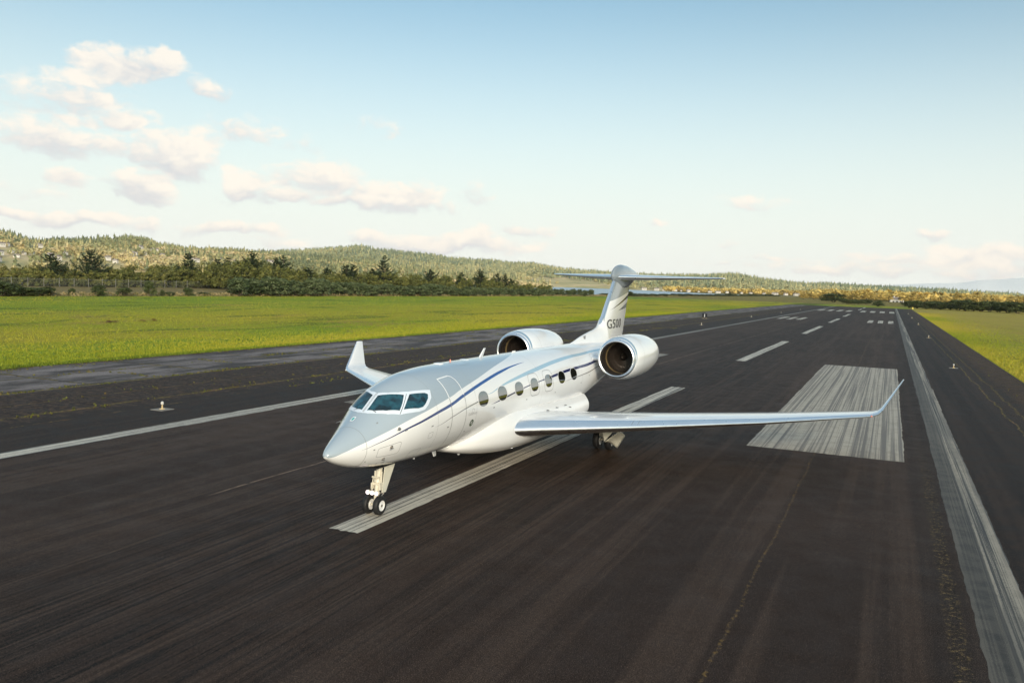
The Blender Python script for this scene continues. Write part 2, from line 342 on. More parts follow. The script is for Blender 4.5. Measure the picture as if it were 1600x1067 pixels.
    mcol = n.mix(n.ss(brk, .55, .70), mcol, (.20, .15, .08))
    crk = n.m('MULTIPLY', n.ss(x, -27.8, -28.2), n.m('MAXIMUM', n.ss(yc, .012, .004), line(xw2, -33.1, .07)))
    c = n.mix(n.m('MULTIPLY', n.m('MULTIPLY', n.ss(n.noise(g, 2.4, 5, .7, .4, (3, 7, 0)), .62, .78), lsh), .7), c, (.04, .035, .03))
    c = n.mix(n.m('MULTIPLY', crk, .95), c, (.008, .007, .007))
    c = n.mix(moss, c, mcol)
    # brown debris along the right edge and the left grass edge
    deb = n.m('MULTIPLY', n.ss(n.m('ADD', x, n.m('MULTIPLY', wob, 2.)), 19.4, 20.6), n.ss(n.m('MULTIPLY_ADD', spk, .6, n.m('MULTIPLY', brk, .4)), .46, .56))
    debl = n.m('MULTIPLY', n.ss(n.m('ADD', x, n.m('MULTIPLY', wob, 1.6)), -36.7, -37.6), n.ss(n.m('MULTIPLY_ADD', spk, .6, n.m('MULTIPLY', brk, .4)), .40, .52))
    c = n.mix(n.m('MULTIPLY', n.m('MAXIMUM', deb, debl), .85), c, n.mix(n.ss(fine, .4, .6), (.035, .024, .015), (.11, .085, .04)))
    # gravelly strip inside the right edge line
    gr = n.m('MULTIPLY', inb(n, n.m('ADD', x, n.m('MULTIPLY', wob, .3)), 13.62, 13.95, .08), n.ss(y, 45, 25))
    c = n.mix(n.m('MULTIPLY', gr, n.ss(n.noise(g, 16, 3, .7), .40, .60)), c, n.mix(n.ss(spk, .52, .66), (.008, .008, .007), (.20, .18, .09)))
    # speckle of stones
    fg = n.m('MULTIPLY_ADD', n.ss(fine, .15, .9), 1.5, .30); c = n.mix(1.0, c, n.new('ShaderNodeCombineXYZ', {0: fg, 1: fg, 2: fg}).outputs[0], 'MULTIPLY')
    c = n.mix(n.m('MULTIPLY', n.ss(n.noise(g, 60, 2, .7, 0, (8, 8, 0)), .66, .72), .8), c, (.26, .24, .22))
    gr9 = n.noise(g, 9, 4, .75, 0, (6, 2, 0)); g9 = n.m('MULTIPLY_ADD', gr9, .8, .6); c = n.mix(1.0, c, n.new('ShaderNodeCombineXYZ', {0: g9, 1: g9, 2: g9}).outputs[0], 'MULTIPLY')
    c = n.mix(1.0, c, (.80, .585, .455), 'MULTIPLY')
    return c, fine, med, spk, moss
m = ground_mat('asphalt'); M['asph'] = m; p, n = P(m); g, x, y = coords(n)
c, fine, med, spk, moss = asphalt_nodes(n, g, x, y)
n.l.new(c, p.inputs['Base Color'])
n.l.new(n.m('MULTIPLY_ADD', med, .2, .62), p.inputs['Roughness']); p.inputs['Specular IOR Level'].default_value = .12
bp = n.new('ShaderNodeBump', {'Height': n.m('ADD', n.m('MULTIPLY', fine, .35), n.m('MULTIPLY', moss, n.m('MULTIPLY', spk, 4.))), 'Distance': .012, 'Strength': .55})
n.l.new(bp.outputs[0], p.inputs['Normal'])

def paint_mat(name, base, wearamt, xs=(7., .06), yellow=0., edge=False, dark=(.035, .032, .030)):
    m = ground_mat(name); p, n = P(m); g, x, y = coords(n)
    st = n.noise(g, 1, 4, .7, .0, (3, 3, 0), (xs[0], xs[1], 1)); st2 = n.noise(g, 1, 3, .7, .0, (8, 1, 0), (xs[0]*2.6, xs[1]*1.6, 1))
    fi = n.noise(g, 42, 3, .75); pt = n.noise(g, 1.6, 4, .6)
    f = n.ss(n.m('ADD', n.m('ADD', n.m('MULTIPLY', st, .55), n.m('MULTIPLY', st2, .3)), n.m('MULTIPLY', fi, .22)), .59+wearamt, .47+wearamt)
    f2 = n.m('MULTIPLY', f, n.m('MULTIPLY_ADD', pt, .3, .8), clamp=True)
    c = n.mix(f2, dark, n.mix(n.ss(pt, .4, .7), base, tuple(b*.78 for b in base)))
    if name == 'edge_line_paint': c = n.mix(n.m('MULTIPLY', n.ss(y, 45, 130), .72), c, (.06, .05, .042))
    if edge:
        c = n.mix(n.m('MULTIPLY', n.ss(n.noise(g, 1, 4, .6, .2, (7, 7, 0), (2.5, .10, 1)), .42, .60), .5), c, (.085, .078, .066))
        lane = n.ss(n.m('ABSOLUTE', n.m('SUBTRACT', n.m('ADD', x, n.m('MULTIPLY', n.m('SUBTRACT', pt, .5), .05)), 14.68)), .06, .02)
        c = n.mix(n.m('MULTIPLY', lane, .8), c, (.04, .036, .033))
        c = n.mix(n.m('MULTIPLY', n.ss(x, 14.78, 14.55), n.m('MULTIPLY_ADD', fi, .3, .66)), c, n.mix(n.ss(pt, .35, .65), (.026, .021, .016), (.062, .052, .040)))
    n.l.new(c, p.inputs['Base Color']); p.inputs['Roughness'].default_value = .7
    n.l.new(n.new('ShaderNodeBump', {'Height': fi, 'Distance': .01, 'Strength': .4}).outputs[0], p.inputs['Normal'])
    return m
M['pc'] = paint_mat('centreline_paint', (.64, .58, .48), .045, (8., .045))
M['pa'] = paint_mat('aiming_block_paint', (.46, .40, .315), .02, (5.5, .02), dark=(.15, .13, .11))
M['pe'] = paint_mat('edge_line_paint', (.66, .60, .50), .03, (8., .03))
M['per'] = paint_mat('worn_edge_line_paint', (.36, .31, .24), .02, (7., .03), edge=True)

def marking(name, x0, x1, y0, y1, mat):
    ny = max(8, int((y1-y0)/.35)); ys = np.linspace(y0, y1, ny+1); e = rng.normal(0, .011, (ny+1, 2))+np.repeat(rng.normal(0, .012, (ny//8+1, 2)), 8, 0)[:ny+1]
    nx = max(4, int((x1-x0)/.12)); V = [(x0+(x1-x0)*i/nx+(e[j, 0] if i == 0 else e[j, 1] if i == nx else 0), ys[j]+(rng.normal(0, .02) if j in (0, ny) else 0), .004) for j in range(ny+1) for i in range(nx+1)]
    F = [(j*(nx+1)+i, j*(nx+1)+i+1, (j+1)*(nx+1)+i+1, (j+1)*(nx+1)+i) for j in range(ny) for i in range(nx)]
    o = mk(name, V, F, mat, smooth=False); o['kind'] = 'structure'; return o
def sheet(name, x0, x1, y0, y1, z, mat, kind='structure', nx=1, ny=1):
    xs = np.linspace(x0, x1, nx+1); ys = np.linspace(y0, y1, ny+1)
    V = [(a, b, z) for b in ys for a in xs]; F = [(j*(nx+1)+i, j*(nx+1)+i+1, (j+1)*(nx+1)+i+1, (j+1)*(nx+1)+i) for j in range(ny) for i in range(nx)]
    o = mk(name, V, F, mat, smooth=False); o['kind'] = kind; return o
# grass
m = ground_mat('field_grass'); M['grass'] = m; p, n = P(m); g, x, y = coords(n)
a = n.noise(g, 1, 5, .6, .6, sc3=(.045, .02, 1)); b = n.noise(g, .35, 5, .65, .5, sc3=(1, .55, 1)); cfi = n.noise(g, 5, 4, .7); cf2 = n.noise(g, 1.3, 4, .7, .4)
c = n.mix(n.ss(a, .40, .60), (.33, .335, .020), (.21, .30, .018))
c = n.mix(n.m('MULTIPLY', n.ss(b, .52, .72), .6), c, (.43, .38, .045))
c = n.mix(n.m('MULTIPLY', n.ss(cf2, .55, .75), .4), c, (.14, .20, .012))
c = n.mix(n.m('MULTIPLY', n.ss(n.noise(g, 1, 5, .7, .8, (4, 4, 0), (.16, .05, 1)), .62, .74), .5), c, (.30, .20, .06))
xb = n.m('ADD', x, n.m('MULTIPLY', n.m('SUBTRACT', a, .5), 60.))
c = n.mix(n.m('MULTIPLY', inb(n, xb, -92, -50, 14), .55), c, (.46, .36, .03))
c = n.mix(n.m('MULTIPLY', inb(n, xb, -165, -110, 14), .5), c, (.13, .25, .02))
c = n.mix(n.m('MULTIPLY', n.ss(n.noise(g, 1, 4, .6, 1., (1, 8, 0), (.11, .03, 1)), .57, .68), .6), c, (.05, .10, .012))
c = n.mix(n.m('MULTIPLY', n.ss(n.noise(g, 1, 5, .65, .6, (11, 2, 0), (.07, .045, 1)), .62, .80), .6), c, (.36, .24, .07))
c = n.mix(n.m('MULTIPLY', n.m('MULTIPLY', n.ss(x, 20, 24), n.ss(y, 90, 260)), .7), c, (.44, .33, .075))
c = n.mix(n.m('MULTIPLY', n.ss(x, 20, 24), .35), c, (.40, .29, .06))
c = n.mix(n.ss(n.m('ADD', x, n.m('MULTIPLY', n.m('SUBTRACT', b, .5), 8.)), -162, -166), c, (.24, .18, .075))
far = n.m('MAXIMUM', n.ss(y, 520, 620), n.ss(x, -250, -400))
c = n.mix(n.m('MULTIPLY', n.m('MULTIPLY', n.ss(n.m('ADD', x, n.m('MULTIPLY', n.m('SUBTRACT', cf2, .5), 2.)), -39.6, -38.6), n.ss(x, -20, -30)), .75), c, (.05, .085, .008))  # dark green rim: lush taller grass, with its shade put into the colour
c = n.mix(far, c, n.mix(n.ss(b, .4, .6), (.32, .22, .06), (.14, .14, .04)))
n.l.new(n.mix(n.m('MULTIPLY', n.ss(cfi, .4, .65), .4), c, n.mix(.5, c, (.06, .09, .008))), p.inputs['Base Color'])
p.inputs['Roughness'].default_value = .9; p.inputs['Specular IOR Level'].default_value = .15
n.l.new(n.new('ShaderNodeBump', {'Height': n.m('ADD', cfi, n.m('MULTIPLY', cf2, 3.)), 'Distance': .12, 'Strength': .8}).outputs[0], p.inputs['Normal'])
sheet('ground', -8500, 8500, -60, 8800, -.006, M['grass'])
sheet('runway', -37.9, 22.0, -40, 480, 0, M['asph'])
Y0, ST, GP = 17.2, 36.576, 24.384
k = 0
for i in range(-1, 8):
    y0 = Y0+i*(ST+GP)
    if i == 5: continue
    marking('centreline_marking', -.45, .45, y0, min(y0+ST, 478), M['pc'])
marking('side_line_marking', -15.24, -14.33, -30, 478, M['pe'])
marking('side_line_marking', 14.15, 15.24, -30, 478, M['per'])
for a in ((7.14, 13.11), (-13.11, -7.14)): marking('aiming_point_marking', *a, 35.29, 35.29+45, M['pa'])
for i in range(3):
    for s in (1, -1):
        xa = 7.4+i*2.26; marking('touchdown_zone_marking', *sorted((s*xa, s*(xa+1.15))), 212, 233.5, M['pc'])
for i in range(4):
    for s in (1, -1):
        xa = 1.7+i*3.4; marking('threshold_marking', *sorted((s*xa, s*(xa+1.75))), 340, 372, M['pc'])
# old patches of paler resurfacing
# haze: one closed box of even thin air round the whole scene
# water of the bay beyond the hedge on the left
m = pmat('bay_water', (.16, .27, .36), .30, Specular_IOR_Level=.5); M['water'] = m; p, n = P(m); g, x, y = coords(n)
n.l.new(n.new('ShaderNodeBump', {'Height': n.noise(g, .05, 4, .6, sc3=(1, .3, 1)), 'Distance': 2., 'Strength': .3}).outputs[0], p.inputs['Normal'])
def pd(px, D): q = at_d(px, 440, D); return (q[0], q[1])
wp = [pd(730, 800), (-190., 560.), (-190., 1560.)]+[pd(px, D) for px, D in ( (1262, 1500), (1180, 1500), (1100, 1550), (1050, 1800), (985, 2400), (900, 2600), (860, 2700), (790, 2300), (700, 1800))]
V = [(a, b, .25) for a, b in wp]; o = mk('water', V, [list(range(len(V)))], M['water'], smooth=False); fixn(o); o['kind'] = 'structure'

NT.K = 1.
# ------------------------------------------------------------------ the aircraft (x = to its left, y = metres aft, z = up)
def pchip(xs, ys):
    xs = np.array(xs, float); ys = np.array(ys, float); h = np.diff(xs); d = np.diff(ys)/h; m = np.zeros(len(xs))
    for i in range(1, len(xs)-1):
        if d[i-1]*d[i] > 0: w1 = 2*h[i]+h[i-1]; w2 = h[i]+2*h[i-1]; m[i] = (w1+w2)/(w1/d[i-1]+w2/d[i])
    m[0] = d[0]; m[-1] = d[-1]
    def f(x):
        x = np.clip(x, xs[0], xs[-1]); i = np.clip(np.searchsorted(xs, x, side='right')-1, 0, len(xs)-2)
        t = (x-xs[i])/h[i]; t2 = t*t; t3 = t2*t
        return (2*t3-3*t2+1)*ys[i]+(t3-2*t2+t)*h[i]*m[i]+(-2*t3+3*t2)*ys[i+1]+(t3-t2)*h[i]*m[i+1]
    return f
FS = [.42, .45, .52, .65, .9, 1.3, 1.7, 2.1, 2.7, 3.3, 4.2, 5.5, 7, 16, 18, 20, 22, 24, 26, 26.9]
TOP = pchip(FS, [1.98, 2.045, 2.105, 2.185, 2.315, 2.51, 2.70, 2.92, 3.31, 3.56, 3.76, 3.85, 3.87, 3.87, 3.87, 3.85, 3.80, 3.72, 3.6, 3.5])
BOT = pchip(FS, [1.98, 1.92, 1.87, 1.79, 1.68, 1.55, 1.46, 1.40, 1.35, 1.32, 1.28, 1.28, 1.29, 1.37, 1.65, 2.02, 2.4, 2.75, 3.05, 3.15])
HWD = pchip(FS, [0, .07, .13, .21, .335, .51, .68, .84, 1.03, 1.14, 1.22, 1.28, 1.29, 1.29, 1.22, 1.08, .85, .6, .33, .2])
ZCN = pchip(FS, [1.98, 1.98, 1.985, 1.99, 2.0, 2.04, 2.11, 2.19, 2.31, 2.4, 2.51, 2.57, 2.58, 2.6, 2.75, 2.93, 3.1, 3.23, 3.33, 3.33])
def fus(s, th, off=0.):
    """point on the fuselage skin, th in radians from the port horizontal"""
    s = np.asarray(s, float); th = np.asarray(th, float)
    def q(s, th):
        zc = ZCN(s); b = np.where(np.sin(th) > 0, TOP(s)-zc, zc-BOT(s)); return np.stack([HWD(s)*np.cos(th), s, zc+b*np.sin(th)], -1)
    p = q(s, th)
    if off:
        e = 1e-3; nn = np.cross(q(s+e, th)-p, q(s, th+e)-p); nn /= np.linalg.norm(nn, axis=-1, keepdims=True)+1e-12; p = p+nn*off
    return p
jet = empty('business_jet', (-.2, 16.2, 0))
tag(jet, 'white and silver grey twin engine business jet with navy stripes parked on the runway centreline', 'airplane')

ss_ = np.concatenate([.42+np.linspace(0, 1, 40)**2*1.6, np.linspace(2.02, 7, 70)[1:], np.linspace(7, 26.9, 110)[1:]]); nt = 144
V = []; UVs = []
for s in ss_:
    th = np.linspace(-math.pi/2, 1.5*math.pi, nt+1); V.append(fus(np.full(nt+1, s), th))
    UVs += [(s, math.degrees(math.asin(max(-1, min(1, math.sin(t)))))) for t in th]
V = np.concatenate(V); F = []
for j in range(len(ss_)-1):
    for i in range(nt): a = j*(nt+1)+i; F.append((a, a+nt+1, a+nt+2, a+1))
F.append(tuple(range((len(ss_)-1)*(nt+1), len(V)))[::-1])
fuse = mk('fuselage', V, F, M['livery'], jet, True, UVs, 50)

def patch(name, pts, off, mat, parent, side=1, rings=6, livery=False, rim=0.):
    """surface panel that follows the skin; pts = outline [(s, theta deg)], star shaped about its middle"""
    pts = np.array(pts, float); c = pts.mean(0); V = [c]; n = len(pts)
    for k in range(1, rings+1): V += list(c+(pts-c)*k/rings)
    V = np.array(V); th = np.radians(V[:, 1]); X = fus(V[:, 0], th, off)
    F = [(0, 1+(i+1) % n, 1+i) for i in range(n)]
    for k in range(rings-1):
        for i in range(n): a = 1+k*n+i; b = 1+k*n+(i+1) % n; F.append((a, b, b+n, a+n))
    if rim:  # skirt down to the skin
        m0 = len(X); e = 1+(rings-1)*n; X = np.concatenate([X, fus(pts[:, 0], np.radians(pts[:, 1]), off-rim)])
        V = np.concatenate([V, pts]); F += [(e+i, e+(i+1) % n, m0+(i+1) % n, m0+i) for i in range(n)]
    X = X*np.array([side, 1, 1])
    uvv = [(a, math.degrees(math.asin(math.sin(R(b))))) for a, b in V]
    return fixn(mk(name, X, F, mat, parent, True, uvv, 40))
def strip(name, pts, hw, off, mat, parent, side=1, closed=False):
    """thin line of half width hw metres along a path on the skin"""
    P_ = fus(np.array([p[0] for p in pts]), np.radians([p[1] for p in pts]), off); Pn = fus(np.array([p[0] for p in pts]), np.radians([p[1] for p in pts]), off+.01)-P_
    n = len(pts); V = []; F = []
    for i in range(n):
        a = P_[(i-1) % n if closed else max(i-1, 0)]; b = P_[(i+1) % n if closed else min(i+1, n-1)]
        t = b-a; w_ = np.cross(t, Pn[i]); w_ /= np.linalg.norm(w_)+1e-12; V += [P_[i]+w_*hw, P_[i]-w_*hw]
    for i in range(n if closed else n-1): j = (i+1) % n; F.append((2*i, 2*i+1, 2*j+1, 2*j))
    return fixn(mk(name, np.array(V)*np.array([side, 1, 1]), F, mat, parent, False))
def dens_(pts, k=8, closed=True):
    o_ = []; n = len(pts)
    for i in range(n if closed else n-1):
        a = pts[i]; b = pts[(i+1) % n]
        for j in range(k): o_.append((a[0]+(b[0]-a[0])*j/k, a[1]+(b[1]-a[1])*j/k))
    if not closed: o_.append(pts[-1])
    return o_
def rnd(pts, r=.25, k=5):
    """round the corners of a polygon"""
    o_ = []; n = len(pts)
    for i in range(n):
        p = np.array(pts[i], float); a = np.array(pts[i-1], float); b = np.array(pts[(i+1) % n], float)
        A_ = p+(a-p)*r; B_ = p+(b-p)*r
        for j in range(k+1): t = j/k; o_.append(tuple((1-t)**2*A_+2*t*(1-t)*p+t*t*B_))
        nx = b+(p-b)*r
        for j in range(1, 5): o_.append(tuple(B_+(nx-B_)*j/5))
    return o_
# cockpit glazing
W2 = [(2.60, 85.5), (2.70, 76), (2.86, 65), (3.03, 55.5), (2.80, 46.5), (2.60, 40), (2.33, 55), (2.17, 70), (2.10, 84.5)]
W3 = [(3.19, 51.5), (3.50, 46), (3.70, 42.5), (3.79, 39), (3.71, 34), (3.52, 29), (3.38, 27), (3.20, 28), (2.95, 33), (2.72, 37.8), (2.95, 45)]
FR_ = [(2.69, 90), (2.80, 75), (2.98, 64), (3.23, 56), (3.6, 49), (3.98, 43), (3.86, 33), (3.62, 26), (3.42, 22.5), (3.18, 23.5), (2.90, 27.5), (2.56, 34), (2.30, 48), (2.12, 64), (2.02, 78), (2.0, 90)]
for sd_ in (1, -1):
    f = patch('windshield_frame', dens_(FR_, 4), .005, M['frame'], jet, sd_, 10, rim=.012)
    patch('windshield_pane', dens_(W2, 5), .011, M['cock'], f, sd_, 8)
    patch('side_pane', dens_(W3, 5), .011, M['cock'], f, sd_, 8)
    strip('pane_gap', dens_([(2.69, 89), (2.03, 89)], 8, False), .006, .009, M['seam'], f, sd_)
    strip('pane_gap', dens_([(3.12, 54.5), (2.66, 38.8), (2.55, 35)], 8, False), .007, .009, M['black'], f, sd_)
    strip('wiper_blade', dens_([(2.16, 82), (2.13, 66)], 6, False), .008, .02, M['black'], f, sd_)
# cabin windows, seven a side
for sd_ in (1, -1):
    for i, (s, t) in enumerate([(6.62, 11), (8.0, 11.8), (9.33, 12.3), (10.66, 12.8), (11.98, 13.3), (13.32, 13.6), (14.64, 14.2)]):
        def oval(a, b, e=2.3): return [(s+a*math.copysign(abs(math.cos(q))**(2/e), math.cos(q)), t+b*math.copysign(abs(math.sin(q))**(2/e), math.sin(q))) for q in np.linspace(0, 2*math.pi, 36, endpoint=False)]
        fr = patch('cabin_window', oval(.365, 11.4), .003, M['frame'] if False else M['white'], jet, sd_, 4)
        patch('pane', oval(.335, 10.4), .007, M['glass'], fr, sd_, 6)
        if i in (3, 4): strip('exit_hatch_gap', rnd([(s-.43, t-17), (s+.43, t-17), (s+.43, t+18), (s-.43, t+18)], .3), .009, .004, M['seam'] , fr, sd_, True)
# door with its gap
D = rnd([(4.66, -54), (5.47, -54), (5.47, 54), (4.63, 54)], .12)
dr = strip('cabin_door', dens_([(5.47, -50), (5.47, -8), (5.47, 23)], 16, False), .011, .004, M['seam'], jet)
strip('door_gap', dens_([(4.70, -53), (4.67, -8), (4.65, 24)], 16, False), .011, .004, M['seam'], dr)
strip('door_gap', dens_([(4.65, 24), (4.63, 54), (5.22, 54.5), (5.36, 52), (5.43, 46), (5.46, 38), (5.47, 23)], 6, False), .021, .004, M['seam_w'], dr)
for nm, s0_, s1_, t0_, t1_, sd_ in (('nose_hatch', 1.75, 2.45, -30, -8, 1), ('service_panel', 3.0, 3.45, -48, -34, 1), ('service_panel', 5.75, 6.2, -46, -32, 1), ('oxygen_panel', 3.55, 3.75, -20, -12, 1),
                                    ('aft_panel', 17.9, 18.7, -20, 0, 1), ('nose_hatch', 1.75, 2.45, -30, -8, -1), ('top_panel', 6.4, 7.2, 70, 85, 1), ('water_panel', 18.9, 19.5, -35, -22, 1)):
    strip(nm, rnd([(s0_, t0_), (s1_, t0_), (s1_, t1_), (s0_, t1_)], .15), .005, .003, M['seam'], jet, sd_, True)
for s_, t_ in ((2.55, 6), (3.62, -4), (4.45, -14), (5.62, -30), (7.3, -6), (9.9, -8), (12.6, -10), (15.4, -6), (16.4, 3)):
    patch('placard', [(s_, t_), (s_+.10, t_), (s_+.10, t_+1.6), (s_, t_+1.6)], .003, M['seam'], jet, 1, 2)
strip('radome_joint', dens_([(1.42, -80), (1.42, 260)], 60, False), .005, .003, M['seam'], jet)
strip('baggage_door', rnd([(17.3, 33), (17.75, 33), (17.75, 43), (17.3, 43)], .2), .008, .004, M['seam'], jet, 1, True)
for s in (3.95, 6.15, 11.3, 15.6, 17.2, 19.6, 22.0):
    strip('skin_joint', dens_([(s, -60), (s, 240)], 60, False), .0035, .0025, M['seam'], fuse)
# emblem, small writing, teal mark
em = patch('round_emblem', [(5.94+.115*math.cos(q), -18.3+4.9*math.sin(q)) for q in np.linspace(0, 2*math.pi, 28, endpoint=False)], .004, M['green'], jet, 1, 2)
patch('emblem_ring', [(5.94+.066*math.cos(q), -18.3+2.8*math.sin(q)) for q in np.linspace(0, 2*math.pi, 28, endpoint=False)], .007, M['white'], em, 1, 2)
patch('emblem_stroke', [(5.87, -20.5), (5.91, -20.8), (6.01, -16.4), (5.97, -15.8)], .010, M['green'], em, 1, 2)
mb = patch('data_placard', rnd([(1.66, 94), (1.84, 94), (1.84, 104), (1.66, 104)], .3), .004, M['seam_w'], jet, 1, 2)
patch('teal_marking', [(1.69, 96.5), (1.80, 96), (1.80, 101.5), (1.70, 102)], .007, M['teal'], mb, 1, 2)
strip('logo_ring', [(5.92+.07*math.cos(q), -1.2+2.8*math.sin(q)) for q in np.linspace(0, 2*math.pi, 20, endpoint=False)], .006, .004, M['txtg'], jet, 1, True)
def textmesh(body, size, offset=0., spacing=1.):
    cu = bpy.data.curves.new('lettering', 'FONT'); cu.body = body; cu.size = size; cu.resolution_u = 4; cu.offset = offset; cu.space_character = spacing
    to = bpy.data.objects.new('lettering', cu); col.objects.link(to); dg = bpy.context.evaluated_depsgraph_get(); dg.update()
    me = bpy.data.meshes.new_from_object(to.evaluated_get(dg)); bpy.data.objects.remove(to); bpy.data.curves.remove(cu)
    V = np.array([v.co[:] for v in me.vertices]); F = [tuple(p.vertices) for p in me.polygons]; bpy.data.meshes.remove(me)
    return V, F
V, F = textmesh('Gulfstream', .125)
s0 = 5.92-V[:, 0].mean(); X = fus(s0+V[:, 0], np.radians(-6.6+V[:, 1]/1.29*57.3), .004); mk('maker_name', X, F, M['txtg'], jet, False)

# lofted lifting surfaces
def airfoil(n=22):
    u = (1-np.cos(np.linspace(0, math.pi, n)))/2
    t = 5*(.2969*np.sqrt(u)-.1260*u-.3516*u**2+.2843*u**3-.1020*u**4); return u, t
AU, AT = airfoil()
def loft(name, secs, mat, parent, side=1, u0=0., u1=1., lower=.42, cap=True):
    """secs = (LE xyz, TE xyz, thickness direction xyz, t/c); part of the chord between u0 and u1"""
    n = 26; uu = (1-np.cos(np.linspace(0, math.pi, n)))/2 if u0 == 0 and u1 == 1 else (u0+(u1-u0)*((1-np.cos(np.linspace(0, math.pi/2, n))) if u0 == 0 else np.linspace(0, 1, n)))
    th = 5*(.2969*np.sqrt(uu)-.1260*uu-.3516*uu**2+.2843*uu**3-.1036*uu**4)
    rings = []
    for le, te, nd, tc in secs:
        le = np.array(le, float); te = np.array(te, float); nd = np.array(nd, float); nd /= np.linalg.norm(nd); c = np.linalg.norm(te-le)
        up = le+(te-le)*uu[:, None]+nd*(th*tc*c*2*(1-lower))[:, None]; lo = le+(te-le)*uu[:, None]-nd*(th*tc*c*2*lower)[:, None]
        if u0 == 0: ring = np.concatenate([up[::-1], lo[1:]])
        else: ring = np.concatenate([up[::-1], lo])
        rings.append(ring*np.array([side, 1, 1]))
    k = len(rings[0]); V = np.concatenate(rings); F = []; closed = u1 == 1 or u0 > 0
    for j in range(len(rings)-1):
        for i in range(k if closed else k-1): F.append((j*k+i, j*k+(i+1) % k, (j+1)*k+(i+1) % k, (j+1)*k+i))
    if cap: F.append(tuple(range(k))); F.append(tuple(range((len(rings)-1)*k, len(rings)*k))[::-1])
    return fixn(mk(name, V, F, mat, parent, True, None, 42))
def lerp_secs(S, k):
    o_ = []
    for a, b in zip(S[:-1], S[1:]):
        for j in range(k): t = j/k; o_.append(tuple(tuple(np.array(x)*(1-t)+np.array(y)*t) if np.ndim(x) else x*(1-t)+y*t for x, y in zip(a, b)))
    return o_+[S[-1]]
WG = [((1.05, 8.45, 1.50), (1.05, 15.9, 1.16), (0, 0, 1), .115), ((1.75, 9.10, 1.52), (1.75, 15.95, 1.19), (0, 0, 1), .11), ((4.8, 11.76, 1.545), (4.8, 16.95, 1.36), (-.02, 0, 1), .10),
      ((8.5, 14.98, 1.63), (8.5, 18.55, 1.55), (-.04, 0, 1), .093), ((11.7, 17.78, 1.78), (11.7, 19.93, 1.735), (-.06, 0, 1), .085)]
WL = [((11.7, 17.78, 1.78), (11.7, 19.93, 1.735), (-.06, 0, 1), .085), ((12.05, 18.10, 1.80), (12.05, 20.08, 1.76), (-.16, 0, 1), .085), ((12.28, 18.40, 1.86), (12.28, 20.18, 1.82), (-.5, 0, 1), .085),
      ((12.42, 18.68, 1.99), (12.42, 20.28, 1.95), (-.85, 0, .7), .085), ((12.52, 18.95, 2.15), (12.52, 20.38, 2.12), (-1, 0, .42), .08),
      ((13.12, 20.50, 3.06), (13.12, 21.02, 3.04), (-1, 0, .40), .08)]
for sd_ in (1, -1):
    wg = loft('wing', lerp_secs(WG, 4), M['white'], jet, sd_, .075, 1.)
    le = loft('leading_edge', lerp_secs(WG, 4), M['metal'], wg, sd_, 0., .075, cap=False)
    wl = loft('winglet', lerp_secs(WL, 3), M['white'], jet, sd_, .06, 1.)
    loft('leading_edge', lerp_secs(WL, 3), M['metal'], wl, sd_, 0., .06, cap=False)
    # control surface gaps lie on the upper skin
    def wtop(x, u, off=.004):
        for a, b in zip(WG[:-1], WG[1:]):
            if a[0][0] <= x <= b[0][0]:
                t = (x-a[0][0])/(b[0][0]-a[0][0]); L_ = np.array(a[0])*(1-t)+np.array(b[0])*t; T = np.array(a[1])*(1-t)+np.array(b[1])*t; tc = a[3]*(1-t)+b[3]*t
                c_ = np.linalg.norm(T-L_); tt = 5*(.2969*math.sqrt(u)-.1260*u-.3516*u**2+.2843*u**3-.1036*u**4)
                return (L_+(T-L_)*u+np.array([0, 0, 1])*(tt*tc*c_*2*.58+off))*np.array([sd_, 1, 1])
    def wline(name, pts, hw=.012, mat='seam'):
        q = [wtop(x, u) for x, u in pts]; V = []; F = []
        for i in range(len(q)):
            t = q[min(i+1, len(q)-1)]-q[max(i-1, 0)]; w_ = np.cross(t, (0, 0, 1)); w_ /= np.linalg.norm(w_); V += [q[i]+w_*hw, q[i]-w_*hw]
        for i in range(len(q)-1): F.append((2*i, 2*i+1, 2*i+3, 2*i+2))
        return mk(name, V, F, M[mat], wg, False)
    xs_ = np.linspace(2.2, 11.3, 30)
    wline('flap_gap', [(x, .74) for x in xs_]); wline('spoiler_gap', [(x, .62) for x in np.linspace(2.6, 7.4, 16)])
    for x in (4.9, 7.5, 9.4, 11.3): wline('flap_end_gap', [(x, u) for u in np.linspace(.74, .99, 8)])
    wline('access_panel_gap', [(1.75, .10), (2.25, .105), (2.55, .20), (2.5, .34)], .009)
    for x in (4.55, 4.72): wline('slat_joint', [(x, u) for u in np.linspace(.012, .075, 6)], .006)
    for x in np.linspace(7, 11, 9):
        q = wtop(x, .93, .0); b = MB().tube(q, q+np.array([0, .12, .012]), .004, n=4); 
    # flap track fairings below the trailing edge
    for x in (4.0, 7.2):
        q = wtop(x, .72, -.22); b = MB().lathe([(-.9, .005), (-.6, .055), (0, .085), (.6, .06), (1.1, .01)], tuple(q), 'y', 12); b.build('flap_track_fairing', M['white'], wg)
    # navigation light at the tip
    q = np.array(WL[1][0]); b = MB().lathe([(-.03, .0), (0, .03), (.10, .04), (.22, .02)], (sd_*q[0], q[1]-.03, q[2]), 'y', 10); b.build('navigation_light', M['navl'] if sd_ == 1 else M['silver'], wl)
